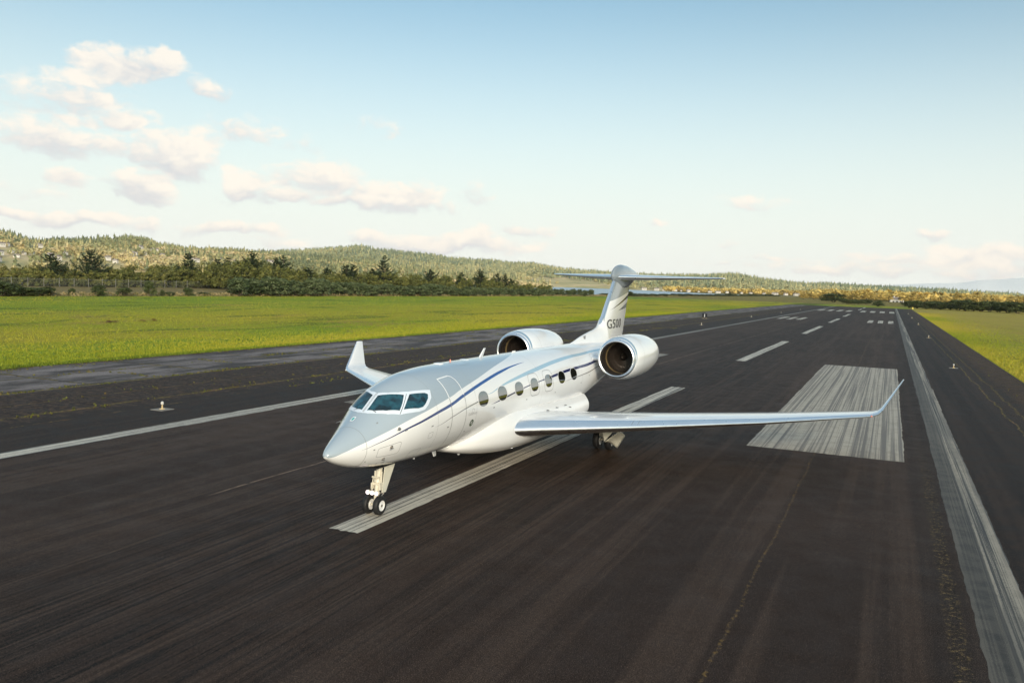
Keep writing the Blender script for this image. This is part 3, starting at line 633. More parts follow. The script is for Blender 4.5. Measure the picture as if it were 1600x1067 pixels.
# belly fairing
fs = [5.95, 6.1, 6.5, 7.0, 7.6, 8.3, 9, 10, 11, 13, 15, 16.2, 16.6, 16.75]
fw = pchip(fs, [.05, .35, .72, .98, 1.18, 1.33, 1.42, 1.46, 1.47, 1.46, 1.43, 1.42, 1.40, 1.36])
fb = pchip(fs, [1.27, 1.16, 1.04, .93, .83, .74, .68, .64, .62, .62, .72, .95, 1.05, 1.12])
ft = pchip(fs, [1.30, 1.38, 1.62, 1.85, 2.02, 2.10, 2.12, 2.11, 2.10, 2.05, 1.98, 1.98, 1.97, 1.93])
V = []; F = []; ks = np.linspace(5.95, 16.15, 60); nn_ = 64
for s in ks:
    w_, b_, t_ = float(fw(s)), float(fb(s)), float(ft(s)); zc = b_+(t_-b_)*.52
    for i in range(nn_):
        if i < nn_//4: q = i/(nn_//4); pt = (w_*(1-.19*q*q), zc+(t_-zc)*q)
        elif i < nn_//2: q = 1-(i-nn_//4)/(nn_//4); pt = (-w_*(1-.19*q*q), zc+(t_-zc)*q)
        else: t = 2*math.pi*i/nn_; e = 2/2.6; pt = (w_*math.copysign(abs(math.cos(t))**e, math.cos(t)), zc-(zc-b_)*abs(math.sin(t))**e)
        V.append((pt[0], s, pt[1]))
for j in range(len(ks)-1):
    for i in range(nn_): F.append((j*nn_+i, j*nn_+(i+1) % nn_, (j+1)*nn_+(i+1) % nn_, (j+1)*nn_+i))
F.append(tuple(range(nn_))); F.append(tuple(range((len(ks)-1)*nn_, len(V)))[::-1])
bf = fixn(mk('belly_fairing', V, F, M['white'], jet, True, None, 50))
MB().lathe([(-.03, .0), (-.02, .17), (.02, .19)], (.55, 10.15, .66), 'z', 20).build('landing_light', M['light2'], bf)
for a, b_ in ((7.6, -.2), (7.1, .2)): MB().lathe([(-.05, .0), (-.03, .04), (.05, .05)], (b_, a, float(fb(a))), 'z', 10).build('drain_mast', M['white'], bf)
for yy, zz in ((9.3, 1.55), (11.2, 1.72), (11.6, 1.86), (12.2, 1.7), (12.5, 1.85), (13.4, 1.83), (13.9, 1.7)):
    MB().tube((1.38, yy, zz), (1.475, yy, zz), .022, n=8).build('fastener_port', M['seam'], bf)
# vertical tail
FT = [((0, 20.55, 3.55), (0, 24.95, 3.55), (1, 0, 0), .105), ((0, 21.3, 4.55), (0, 25.33, 4.55), (1, 0, 0), .10), ((0, 22.1, 5.45), (0, 25.66, 5.45), (1, 0, 0), .10),
      ((0, 22.9, 6.3), (0, 26.0, 6.3), (1, 0, 0), .10), ((0, 23.35, 6.85), (0, 26.2, 6.75), (1, 0, 0), .10), ((0, 23.6, 7.2), (0, 26.4, 7.0), (1, 0, 0), .10)]
fin = loft('vertical_stabilizer', lerp_secs(FT, 4), M['finl'], jet, 1, .05, 1., .5)
loft('leading_edge', lerp_secs(FT[1:4], 4), M['metal'], fin, 1, 0., .05, .5, cap=False)
loft('root_leading_edge', lerp_secs(FT[:2], 4), M['white'], fin, 1, 0., .05, .5, cap=False)
loft('tip_leading_edge', lerp_secs(FT[3:], 4), M['metal'], fin, 1, 0., .05, .5, cap=False)
def finhalf(y, z):
    for a, b in zip(FT[:-1], FT[1:]):
        if a[0][2] <= z <= b[0][2]:
            t = (z-a[0][2])/(b[0][2]-a[0][2]); L_ = a[0][1]*(1-t)+b[0][1]*t; T = a[1][1]*(1-t)+b[1][1]*t; u = (y-L_)/(T-L_)
            return 5*(.2969*math.sqrt(u)-.1260*u-.3516*u**2+.2843*u**3-.1036*u**4)*.10*(T-L_)
V, F = textmesh('G500', .60, .005, 1.08)
V[:, 0] = (V[:, 0]-V[:, 0].min())/(np.ptp(V[:, 0]))*2.50+21.95; V[:, 1] = (V[:, 1]-V[:, 1].min())/np.ptp(V[:, 1])*.45+4.36
for sd_ in (1, -1):
    X = [(sd_*(finhalf(a, b)+.012), a if sd_ == 1 else 46.4-a, b) for a, b in V[:, :2]]
    mk('registration_lettering', X, F, M['txt'], fin, False)
b = MB().box(-.02, .02, 25.0, 25.01, 4.0, 4.01)
for sd_ in (1, -1):   # rudder gap
    V = []; F = []
    for i, z in enumerate(np.linspace(4.2, 6.25, 14)):
        y = 24.45+(z-3.97)*.62
        x = sd_*(finhalf(min(y, 25.9), z)+.004); V += [(x, y-.012, z), (x, y+.012, z)]
        if i: F.append((2*i-2, 2*i-1, 2*i+1, 2*i))
    mk('rudder_gap', V, F, M['seam'], fin, False)
# dorsal fillet
V = []; F = []; dp = pchip([17.2, 18.0, 18.7, 19.8, 20.8, 21.35, 21.7], [3.84, 3.98, 4.12, 4.28, 4.42, 4.60, 4.95]); dw = pchip([17.2, 18.7, 20.2, 21.7], [.05, .16, .26, .30])
ks = np.linspace(17.2, 21.7, 30)
for s in ks:
    for i in range(17):
        t = math.pi*i/16; e = abs(math.cos(t)); V.append((math.cos(t)*float(dw(s))*(1.0 if e < .7 else 1+.9*(e-.7)), s, 3.55+(float(dp(s))-3.55)*math.sin(t)**.8))
for j in range(len(ks)-1):
    for i in range(16): F.append((j*17+i, j*17+i+1, (j+1)*17+i+1, (j+1)*17+i))
F.append(tuple(range((len(ks)-1)*17, len(V)))[::-1])
ds_ = fixn(mk('dorsal_fin', V, F, M['white'], jet, True, None, 60))
MB().box(.10, .16, 18.9, 19.02, 4.02, 4.16).build('vent_scoop', M['seam'], ds_)
# bullet fairing at the top
bs = [23.05, 23.12, 23.35, 23.8, 24.4, 25.2, 26.2, 27.1, 27.42]
bt = pchip(bs, [6.95, 7.12, 7.30, 7.44, 7.50, 7.47, 7.34, 7.17, 7.10]); bb = pchip(bs, [6.92, 6.75, 6.62, 6.42, 6.25, 6.32, 6.55, 6.90, 7.04]); bw = pchip(bs, [.02, .10, .17, .23, .26, .25, .20, .10, .03])
V = []; F = []; ks = np.concatenate([np.linspace(23.05, 23.4, 10), np.linspace(23.4, 27.42, 36)[1:]])
for s in ks:
    zc = 6.85+.06*(s-23)
    for i in range(28): t = 2*math.pi*i/28; V.append((float(bw(s))*math.cos(t), s, zc+((float(bt(s))-zc) if math.sin(t) > 0 else (zc-float(bb(s))))*math.sin(t)))
for j in range(len(ks)-1):
    for i in range(28): F.append((j*28+i, j*28+(i+1) % 28, (j+1)*28+(i+1) % 28, (j+1)*28+i))
F.append(tuple(range(28))); F.append(tuple(range((len(ks)-1)*28, len(V)))[::-1])
fixn(mk('tail_fairing', V, F, M['silverpaint'] if 'silverpaint' in M else pmat('silver_paint', (.22, .26, .30), .2, Coat_Weight=.6), jet, True, None, 50))
HS = [((.12, 23.4, 6.86), (.12, 26.5, 6.90), (0, 0, 1), .10), ((2.4, 25.15, 6.91), (2.4, 27.15, 6.93), (0, 0, 1), .095), ((4.35, 26.65, 6.97), (4.35, 27.7, 6.98), (0, 0, 1), .09), ((4.62, 26.98, 6.985), (4.62, 27.85, 6.99), (0, 0, 1), .07)]
for sd_ in (1, -1):
    hs = loft('horizontal_stabilizer', lerp_secs(HS, 4), M['white'], jet, sd_, .07, 1., .5)
    loft('leading_edge', lerp_secs(HS, 4), M['metal'], hs, sd_, 0., .07, .5, cap=False)
# engines
for sd_ in (1, -1):
    cx, cz, s0 = sd_*2.33, 3.44, 16.68
    nc = MB().lathe([(.10, .815), (.2, .845), (.45, .885), (.9, .922), (1.5, .935), (2.2, .925), (2.8, .90), (3.5, .84), (4.1, .745), (4.5, .64), (4.52, .61), (4.3, .62), (4.0, .63)], (0, 0, 0), 'y', 56).build('engine_nacelle', M['nac'], jet)
    nc.location = (cx, s0, cz)
    lip = MB().lathe([(.10, .815), (.04, .79), (.0, .755), (-.012, .73), (.0, .705), (.05, .682), (.14, .668)], (0, 0, 0), 'y', 56).build('intake_lip', M['metal'], nc)
    MB().lathe([(.14, .668), (.4, .655), (.62, .655)], (0, 0, 0), 'y', 56).build('intake_liner', M['liner'], nc)
    MB().lathe([(.62, .655), (.70, .65), (.78, .65)], (0, 0, 0), 'y', 56).build('liner_ring', M['gold'], nc)
    MB().lathe([(.78, .65), (1.05, .655), (1.25, .655), (1.25, .02)], (0, 0, 0), 'y', 56).build('fan_case', M['liner'], nc)
    b = MB()
    for k in range(22):
        a = 2*math.pi*k/22; V = []
        for r_, tw, cd in ((.15, .35, .10), (.40, .8, .15), (.64, 1.15, .17)):
            for q in (-.5, .5): V.append((r_*math.cos(a)-math.sin(a)*q*cd*math.sin(tw)*2, 1.12+q*cd*math.cos(tw), r_*math.sin(a)+math.cos(a)*q*cd*math.sin(tw)*2))
        b.add(V, [(0, 1, 3, 2), (2, 3, 5, 4)])
    b.build('fan_blades', M['fan'], nc, False)
    MB().lathe([(.78, .0), (.80, .035), (.9, .09), (1.05, .145), (1.15, .16)], (0, 0, 0), 'y', 28).build('fan_spinner', M['fan'], nc)
    MB().lathe([(3.7, .0), (3.75, .42), (4.2, .36), (4.6, .27), (4.85, .02)], (0, 0, 0), 'y', 28).build('exhaust_cone', M['gearm'], nc)
    for yy in (1.05, 2.7):
        strip_ = MB(); strip_.lathe([(yy-.005, float(np.interp(yy, [.9, 1.5, 2.2, 3.0, 3.8], [.922, .935, .925, .885, .80]))+.003), (yy+.006, float(np.interp(yy, [.9, 1.5, 2.2, 3.0, 3.8], [.922, .935, .925, .885, .80]))+.003)], (0, 0, 0), 'y', 56)
        mk('cowl_gap', strip_.V, strip_.F, M['seam'], nc, False)
    py = loft('engine_pylon', [((sd_*1.0*sd_, 17.35, 3.28), (1.0, 21.3, 3.42), (0, 0, 1), .085), ((1.56, 17.5, 3.34), (1.56, 20.9, 3.42), (0, 0, 1), .075)], M['white'], jet, sd_, 0, 1, .5)
    MB().box(*sorted((sd_*1.06, sd_*1.30)), 16.9, 17.5, 3.18, 3.40).build('pylon_intake', M['black'], py) if False else None
# landing gear
def wheel(parent, x, y, r, wd, name):
    hub = empty(name, (x, y, r), 0, parent)
    MB().lathe([(-wd/2, r*.55), (-wd/2, r*.80), (-wd*.42, r*.93), (-wd*.22, r*.995), (0, r), (wd*.22, r*.995), (wd*.42, r*.93), (wd/2, r*.80), (wd/2, r*.55)], (0, 0, 0), 'x', 36).build('tyre', M['dark'], hub)
    for q in (1, -1): pass
    MB().lathe([(-wd*.44, .02), (-wd*.40, r*.20), (-wd*.30, r*.30), (-wd*.36, r*.50), (-wd*.47, r*.56), (-wd*.3, r*.52), (wd*.3, r*.52), (wd*.47, r*.56), (wd*.36, r*.50), (wd*.30, r*.30), (wd*.40, r*.20), (wd*.44, .02)], (0, 0, 0), 'x', 30).build('rim', M['silver'], hub)
    MB().lathe([(-wd*.52, 0), (-wd*.51, r*.13), (-wd*.36, r*.15), (-wd*.33, r*.05), (wd*.33, r*.05), (wd*.36, r*.15), (wd*.51, r*.13), (wd*.52, 0)], (0, 0, 0), 'x', 14).build('hub_cap', M['gearm'], hub); return hub
NX, NY = 0.0, 2.66
b = MB(); b.tube((0, 2.92, 1.42), (0, 2.82, .88), .085, .080, 16); b.tube((0, 2.82, .90), (0, 2.80, .84), .11, n=16); b.tube((0, 2.81, .86), (0, 2.75, .56), .062, n=16); b.tube((0, 2.75, .60), (0, 2.68, .26), .050, n=14)
b.tube((-.17, NY, .26), (.17, NY, .26), .035, n=12); b.tube((-.16, 2.9, 1.30), (.16, 2.9, 1.30), .045, n=12); b.tube((0, 2.88, 1.22), (0, 3.35, 1.36), .035, n=10)
b.tube((.10, 2.84, 1.15), (.10, 2.82, .80), .025, n=8); b.tube((-.10, 2.84, 1.15), (-.10, 2.82, .80), .03, n=8)
ns = b.build('nose_gear_strut', M['gear'], jet)
b = MB(); b.tube((-.05, 2.86, .66), (-.05, 3.02, .50), .018, n=8); b.tube((.05, 2.86, .66), (.05, 3.02, .50), .018, n=8); b.tube((-.05, 3.02, .50), (-.04, 2.76, .34), .018, n=8); b.tube((.05, 3.02, .50), (.04, 2.76, .34), .018, n=8); b.tube((-.08, 3.02, .5), (.08, 3.02, .5), .015, n=8)
b.build('torque_link', M['gearm'], ns)
b = MB(); b.tube((-.13, 2.78, .80), (.13, 2.78, .80), .05, n=12); b.box(-.15, -.10, 2.70, 2.86, .66, .84); b.box(.10, .15, 2.70, 2.86, .66, .84); b.tube((-.12, 2.72, 1.0), (.12, 2.72, 1.0), .03, n=8); b.tube((-.11, 2.75, .98), (-.13, 2.72, .58), .014, n=6); b.tube((.12, 2.76, 1.05), (.09, 2.70, .50), .014, n=6)
b.build('steering_unit', M['gear'], ns)
b = MB()
for x in (-.16, -.02, .12): b.lathe([(0, .0), (.01, .062), (.05, .066), (.12, .04)], (x, 2.56, .60), 'y', 18)
b.build('lamp_housing', M['gear'], ns)
for x in (-.16, -.02, .12): MB().lathe([(-.012, .0), (-.006, .055), (.006, .058)], (x, 2.56, .60), 'y', 18).build('taxi_lamp', M['light'], ns)
for x in (-.17, .17): wheel(jet, x, NY, .262, .155, 'nose_wheel')
b = MB(); b.add([(.13, 2.93, 1.30), (.15, 3.42, 1.33), (.13, 2.98, .56), (.13, 2.80, .58), (.155, 2.93, 1.30), (.175, 3.42, 1.33), (.155, 2.98, .56), (.155, 2.80, .58)], [(0, 1, 2, 3), (7, 6, 5, 4), (0, 4, 5, 1), (1, 5, 6, 2), (2, 6, 7, 3), (3, 7, 4, 0)])
b.build('nose_gear_door', M['door'], jet)
b = MB(); b.box(-.20, .20, 2.45, 3.7, 1.295, 1.335); b.build('wheel_well', M['boot'], jet)
for sd_ in (1, -1):
    gx = sd_*2.50
    b = MB(); b.tube((gx, 14.72, 1.45), (gx, 14.86, .62), .085, n=16); b.tube((gx, 14.86, .66), (gx, 14.9, .36), .060, n=14); b.tube((gx-.26, 14.92, .385), (gx+.26, 14.92, .385), .05, n=12)
    b.tube((gx, 14.80, .95), (gx-sd_*.75, 14.7, 1.38), .04, n=10); b.tube((gx+.0, 14.84, .75), (gx+.02, 15.25, .62), .03, n=8); b.tube((gx, 15.25, .62), (gx, 14.95, .40), .03, n=8)
    b.tube((gx-.1, 14.74, 1.2), (gx-.1, 14.8, .6), .025, n=8); b.box(gx-.11, gx+.11, 14.68, 14.84, .56, .70)
    ms = b.build('main_gear_strut', M['gear'], jet)
    b = MB(); b.tube((gx+.10, 14.70, 1.1), (gx+.13, 14.72, .5), .012, n=6); b.tube((gx-.05, 14.66, 1.0), (gx-.15, 14.78, .45), .012, n=6); b.build('brake_line', M['dark'], ms)
    for q in (-.24, .24): wheel(jet, gx+q, 14.92, .385, .24, 'main_wheel')
    # curved door outboard of the leg
    V = []; F = []; nu, nv = 8, 6
    for i in range(nu+1):
        for j in range(nv+1):
            u = i/nu; v = j/nv; A_, D_, B_, C_ = np.array([2.74, 14.3, .43]), np.array([3.0, 15.1, .07]), np.array([3.26, 14.3, .84]), np.array([3.30, 15.1, .60])
            q = (A_*(1-u)+D_*u)*(1-v)+(B_*(1-u)+C_*u)*v; q[2] += .07*math.sin(math.pi*u); V.append((sd_*q[0], q[1], q[2]))
    for i in range(nu):
        for j in range(nv): a = i*(nv+1)+j; F.append((a, a+1, a+nv+2, a+nv+1))
    o = fixn(mk('main_gear_door', V, F, M['door'], jet, True)); so = o.modifiers.new('thickness', 'SOLIDIFY'); so.thickness = .03
    V = [(sd_*2.55, 14.2, 1.25), (sd_*3.05, 14.3, 1.25), (sd_*3.0, 14.35, .78), (sd_*2.74, 14.28, .44)]
    o = fixn(mk('main_gear_door', V, [(0, 1, 2, 3)], M['door'], jet, False)); so = o.modifiers.new('thickness', 'SOLIDIFY'); so.thickness = .025
# antennas, probes
def blade(name, base, top, c0, c1, parent=jet, mat='white', x=0., t=.02):
    b = MB(); b.add([(x-t, base[0], base[1]), (x, base[0]-c0*.15, base[1]), (x+t, base[0], base[1]), (x, base[0]+c0, base[1]), (x-t*.5, top[0], top[1]), (x, top[0]-c1*.15, top[1]), (x+t*.5, top[0], top[1]), (x, top[0]+c1, top[1])],
                    [(0, 1, 5, 4), (1, 2, 6, 5), (2, 3, 7, 6), (3, 0, 4, 7), (4, 5, 6, 7)]); return b.build(name, M[mat], parent)
blade('blade_antenna', (8.75, 3.84), (9.12, 4.16), .26, .13, t=.035)
blade('blade_antenna', (5.70, 1.32), (5.86, 1.02), .28, .14, t=.03)
blade('blade_antenna', (11.4, 3.84), (11.5, 3.92), .35, .25)
for s in (6.0, 7.7): MB().lathe([(-.02, .17), (.015, .15), (.035, .05), (.036, .0)], (0, s, 3.86), 'z', 16).build('satellite_antenna', M['white'], jet)
MB().lathe([(0, .03), (.07, .02), (.09, .0)], (0, 6.75, 3.86), 'z', 10).build('beacon', M['navl'], jet)
MB().lathe([(-.05, .03), (0, .03), (.01, 0)], (.05, 4.6, 1.22), 'z', 10).build('drain_mast', M['white'], jet)
for sd_ in (1, -1):
    for s, t in ((2.39, 14.5), (2.15, -13), (2.05, -38)):
        q = fus(s, R(t)); q2 = fus(s, R(t), .07); q[0] *= sd_; q2[0] *= sd_
        b = MB(); b.tube(q, q2, .022, .014, 8); b.tube(q2, q2+np.array([sd_*.0, -.16, -.015]), .013, .008, 8); b.tube(q, q+(q2-q)*.1, .05, n=10)
        b.build('pitot_probe', M['gearm'], jet)
    for s, t in ((1.93, 48), (1.63, -8), (1.97, -52), (1.5, -40)):
        patch('static_port', [(s+.03*math.cos(q), t+1.5*math.sin(q)) for q in np.linspace(0, 2*math.pi, 10, endpoint=False)], .004, M['seam'], jet, sd_, 2)

# ------------------------------------------------------------------ vegetation
def leafmat(name, cols, rough=.7, trans=.0, randobj=.3):
    m = bpy.data.materials.new(name); m.use_nodes = True; p, n = P(m)
    a = n.new('ShaderNodeAttribute', attribute_name='tint').outputs['Fac']
    r_ = n.new('ShaderNodeObjectInfo').outputs['Random']
    c = n.ramp(a, [(i/(len(cols)-1), c) for i, c in enumerate(cols)])
    c = n.mix(n.m('MULTIPLY', r_, randobj), c, n.mix(.5, c, cols[-1]))
    n.l.new(c, p.inputs['Base Color']); p.inputs['Roughness'].default_value = rough; p.inputs['Specular IOR Level'].default_value = .25
    return m
M['conifer'] = leafmat('spruce_needles', [(.008, .016, .007), (.022, .038, .014), (.05, .07, .025)])
M['scrub'] = leafmat('scrub_leaves', [(.034, .048, .012), (.090, .110, .024), (.17, .17, .042), (.18, .13, .05)])
M['hedge'] = leafmat('willow_leaves', [(.022, .036, .012), (.070, .100, .038), (.19, .22, .11)])
M['dhedge'] = leafmat('broom_leaves', [(.020, .032, .010), (.058, .080, .025), (.12, .14, .045)])
M['golden'] = leafmat('sunlit_leaves', [(.24, .18, .05), (.54, .40, .11), (.74, .55, .18)])  # warm low sunlight is put into the colour of these leaves
M['hill_t'] = leafmat('hill_forest_leaves', [(.12, .15, .08), (.26, .27, .12), (.52, .44, .21), (.64, .51, .29)], randobj=0)  # sunshine on the hills is put into these pale, yellowed leaf colours
M['hill_f'] = leafmat('far_forest_leaves', [(.13, .18, .12), (.25, .28, .15), (.42, .40, .20), (.55, .47, .23)], randobj=0)  # far hill leaves likewise paler and yellower in colour to look sunlit
M['bark'] = wear(pmat('bark', (.10, .075, .055), .9), .4, 6)
M['stemwood'] = M['bark']

def leaf_quads(pos, nrm, size, r):
    """one small quad per position, roughly facing nrm"""
    n = len(pos); nrm = nrm+r.normal(0, .55, (n, 3)); nrm /= np.linalg.norm(nrm, axis=1, keepdims=True)
    a = np.cross(nrm, r.normal(0, 1, (n, 3))); a /= np.linalg.norm(a, axis=1, keepdims=True)+1e-9; b = np.cross(nrm, a)
    s = (size*r.uniform(.6, 1.4, n))[:, None]
    V = np.stack([pos-a*s, pos-b*s*.55, pos+a*s, pos+b*s*.55], 1).reshape(-1, 3)
    return V, np.arange(4*n).reshape(-1, 4)
def clump_cloud(r, W_, H_, D_, nl, per, leaf, spike=.0):
    """lobed leaf cloud: leaves lie on and in many small lobes -> pos, normal, tint"""
    PP = []; NN = []; TT = []
    for k in range(nl):
        a = r.uniform(0, 2*math.pi); q = math.sqrt(r.uniform(0, 1)); u = r.uniform(.15, 1)
        prof = math.sqrt(max(0, 1-(u*.92)**2.2))
        c = np.array([math.cos(a)*q*W_*.5*prof*.85, math.sin(a)*q*D_*.5*prof*.85, u*H_*.86])
        lr = np.array([W_, D_, H_*.9])*r.uniform(.10, .20)
        d = r.normal(0, 1, (per, 3)); d /= np.linalg.norm(d, axis=1, keepdims=True); d[:, 2] = np.abs(d[:, 2])*r.choice([1, 1, -.4], per)
        rad = r.uniform(.55, 1.08, per)[:, None]; p = c+d*lr*rad; p[:, 2] = np.maximum(p[:, 2], .02)
        PP.append(p); NN.append(d); TT.append(np.clip(r.uniform(0, .75)+r.normal(0, .12, per)+.15*d[:, 2], 0, 1))
    return np.concatenate(PP), np.concatenate(NN), np.concatenate(TT)
def shrub_mesh(name, seed, W_, H_, D_, nl, per, leaf, mat):
    r = np.random.default_rng(seed); p, nn, t = clump_cloud(r, W_, H_, D_, nl, per, leaf); V, T = leaf_quads(p, nn, leaf, r)
    o = trimesh(name, V, T, mat, None, np.repeat(t, 4)); return o
def make_shrub(name, seed, mat, leaf=.16, nl=46, per=52, label='', cat='shrub', group=None):
    """unit shrub: 1 wide, 1 high"""
    root = empty(name, (0, 0, 0)); tag(root, label, cat, group)
    o = shrub_mesh('foliage', seed, 1, 1, 1, nl, per, leaf*.25, mat); o.parent = root
    b = MB(); r = random.Random(seed)
    for k in range(6): a = r.uniform(0, 6.28); b.tube((.02*math.cos(a), .02*math.sin(a), -.02), (.28*math.cos(a), .28*math.sin(a), .5), .016, .006, 5)
    b.build('stem', M['bark'], root); return root
def copy_tree(o, parent=None):
    c = o.copy(); col.objects.link(c)
    if parent: c.parent = parent
    for ch in o.children: copy_tree(ch, c)
    return c
def make_conifer(seed, H_, W_, spread, label, tp=.85):
    """spruce: trunk, then whorls of upturned boughs carrying needle sprays"""
    r = np.random.default_rng(seed); root = empty('spruce_tree', (0, 0, 0))
    lean = r.normal(0, .02, 2)
    MB().tube((0, 0, -.1), (lean[0]*H_, lean[1]*H_, H_*.97), H_*.020, H_*.003, 8).build('trunk', M['bark'], root)
    PP = []; NN = []; TT = []; wz = .10*H_; b = MB()
    while wz < H_*.97:
        u = wz/H_; L = W_*.5*((1-u)**tp)*(1 if u > .22 else .55+2*u)*r.uniform(.65, 1.2)+.12
        for k in range(int(r.integers(4, 7))):
            a = r.uniform(0, 2*math.pi); ll = L*r.uniform(.55, 1.25); rise = spread*r.uniform(.2, 1.2); m_ = int(18+ll*14)
            t = r.uniform(.12, 1, m_)**.8
            p = np.stack([np.cos(a)*ll*t, np.sin(a)*ll*t, wz+ll*(rise*t*t-.12*t)], 1)
            sidev = np.array([-math.sin(a), math.cos(a), 0]); w_ = (1-t*.75)*ll*.30
            p += sidev*(r.uniform(-1, 1, m_)*w_)[:, None]; p[:, 2] += r.normal(0, .05, m_)-np.abs(r.normal(0, .08, m_))*ll*.4
            p[:, 0] += lean[0]*wz; p[:, 1] += lean[1]*wz
            PP.append(p); NN.append(np.tile([math.cos(a)*.4, math.sin(a)*.4, .9], (m_, 1))); TT.append(np.clip(r.uniform(0, .6)+t*.3+r.normal(0, .1, m_), 0, 1))
        wz += H_*.028*r.uniform(.6, 1.5)+.10
    p = np.concatenate(PP); V, T = leaf_quads(p, np.concatenate(NN), .24, r)
    trimesh('crown', V, T, M['conifer'], root, np.repeat(np.concatenate(TT), 4))
    tag(root, label, 'spruce tree', 'dark spruces standing in the scrub'); return root

# spruces: photograph column, height row of the top, distance line, width/height, label
CON = [(80, 396, -270, 1.25, .5, 'squat wide spruce with long ragged boughs, leftmost of the dark spruces behind the fence'),
       (145, 391, -270, 1.0, .75, 'broad round-shouldered spruce, second from the left behind the chain-link fence'),
       (292, 395, -270, .9, .45, 'lone spruce with a narrow tip above the scrub at the right fence end'),
       (340, 404, -270, .75, .45, 'small ragged spruce just left of the highest scrub mound'),
       (356, 402, -270, .6, .45, 'thin short spruce beside the highest scrub mound'),
       (392, 392, -222, .62, .5, 'tall dark spruce rising out of the highest scrub mound'),
       (431, 402, -226, .55, .45, 'slim spruce, left one of the close pair right of the scrub mound'),
       (444, 398, -221, .72, .5, 'open-branched spruce, right one of the close pair right of the scrub mound'),
       (480, 418, -220, .7, .5, 'low spruce half sunk in scrub above the grey-green hedge'),
       (510, 417, -222, .5, .5, 'tiny pointed spruce between the hedge and the far hill'),
       (541, 413, -208, .7, .5, 'left spruce of the twin-topped clump left of the tallest spruce'),
       (552, 413, -210, .62, .5, 'right spruce of the twin-topped clump left of the tallest spruce'),
       (583, 419, -205, .6, .5, 'short spruce touching the left side of the tallest spruce'),
       (599, 399, -200, .62, .4, 'tallest and most regular spruce, with tiered upturned boughs'),
       (673, 421, -205, .8, .5, 'isolated bushy spruce between the tallest spruce and the aircraft tail'),
       (721, 425, -202, .6, .45, 'slender isolated spruce with a sharp tip over the low scrub'),
       (751, 420, -200, .75, .5, 'wide-based spruce, tallest of the right-hand row near the bay'),
       (777, 427, -202, .55, .5, 'small pointed spruce right of the wide-based one near the bay'),
       (789, 427, -198, .55, .5, 'last small spruce of the row before the bay water starts'),
       (799, 435, -196, .6, .5, 'stunted spruce at the foot of the row where the bay water starts')]
for i, (px, ty, X, wr, spd, lab) in enumerate(CON):
    q = at_x(px, ty, X); o = make_conifer(100+i, q[2]*1.02, q[2]*wr*(1.45 if i < 3 else 1.9), spd*1.2, lab); o.location = (X, q[1], 0)

# countable shrubs
ORD = 'first second third fourth fifth sixth seventh eighth ninth tenth eleventh twelfth thirteenth fourteenth fifteenth sixteenth seventeenth eighteenth nineteenth twentieth'.split()
ORD += ['twenty-'+a for a in ORD[:9]]+['thirtieth']+['thirty-'+a for a in ORD[:9]]+['fortieth']+['forty-'+a for a in ORD[:9]]
def place(proto, first, x, y, wd, ht, lab=None):
    o = proto if first else copy_tree(proto)
    o.location = (x, y, 0); o.scale = (wd, wd, ht); o.rotation_euler = (0, 0, rng.uniform(0, 6.28))
    if lab: o['label'] = lab
    return o
hp = [make_shrub('willow_shrub', 30+i, M['hedge'], .16, 60, 60, 'rounded grey-green willow shrub in the dense hedge along the far side of the grass', 'shrub', 'willow shrubs of the hedge beyond the left field') for i in range(4)]
used = set()
px = 374
i = 0
while px < 925:
    big = 1 if px < 525 else (.86 if px < 700 else .7)
    X = -165+rng.uniform(-2, 2); q = at_z(px, 462, 0); y = at_x(px, 462, X)[1]
    k = i % 4; ht = (5.7 if px < 525 else 4.9 if px < 700 else 4.3)*rng.uniform(.85, 1.12)*(1 if px > 385 else .92)
    place(hp[k], k not in used, X, y, rng.uniform(6.8, 9.0)*big, ht); used.add(k); px += (17 if px < 525 else 13 if px < 700 else 9)*rng.uniform(.75, 1.2); i += 1
dp_ = [make_shrub('broom_shrub', 60+i, M['dhedge'], .14, 46, 60, 'dark broom shrub', 'shrub', 'dark broom shrubs at the field margin') for i in range(3)]
DS = [(3, -163, 6.5, 3.4, 'dark spreading broom shrub at the left picture edge beyond the grass'), (16, -164, 6, 2.8, 'second dark broom shrub from the left edge of the field margin'), (33, -165, 7, 2.2, 'long low broom shrub under the first fence posts'),
      (52, -165, 7, 2.0, 'flat broom shrub in front of the second fence post'), (70, -165, 6, 2.2, 'low broom shrub below the squat wide spruce'), (112, -166, 2.2, 1.9, 'small lone broom shrub on the tan bank'),
      (154, -164, 4.4, 2.8, 'rounded broom shrub on the bank in front of the fence middle'), (194, -164, 4.8, 2.3, 'wide low broom shrub left of the tall dark bush'), (234, -163, 3.7, 4.2, 'tall dark egg-shaped bush standing alone before the fence'),
      (254, -164, 1.6, 1.8, 'little dark shrub just right of the egg-shaped bush'), (294, -164, 3.6, 2.4, 'bushy broom shrub on the tan bank left of the hedge'), (266, -165, 3.5, 1.2, 'creeping broom shrub between the egg-shaped bush and the hedge'),
      (318, -166, 4.5, 1.1, 'flattest broom shrub on the bank next to the hedge')]
for j, (px, X, wd, ht, lab) in enumerate(DS): place(dp_[j % 3], j < 3, X, at_x(px, 461, X)[1], wd, ht, lab)
# low hedge running to the far end beside the bay
lp = [make_shrub('hedge_shrub', 80+i, M['dhedge'], .17, 36, 44, 'low dark shrub in the long hedge between the left field and the bay', 'shrub', 'dark shrubs of the low hedge by the bay') for i in range(3)]
y = 560.; j = 0
while y < 1500:
    place(lp[j % 3], j < 3, -168+rng.uniform(-3, 3), y, rng.uniform(11, 16), rng.uniform(1.2, 2.3) if rng.random() < .9 else 3.6); y += rng.uniform(7, 12); j += 1
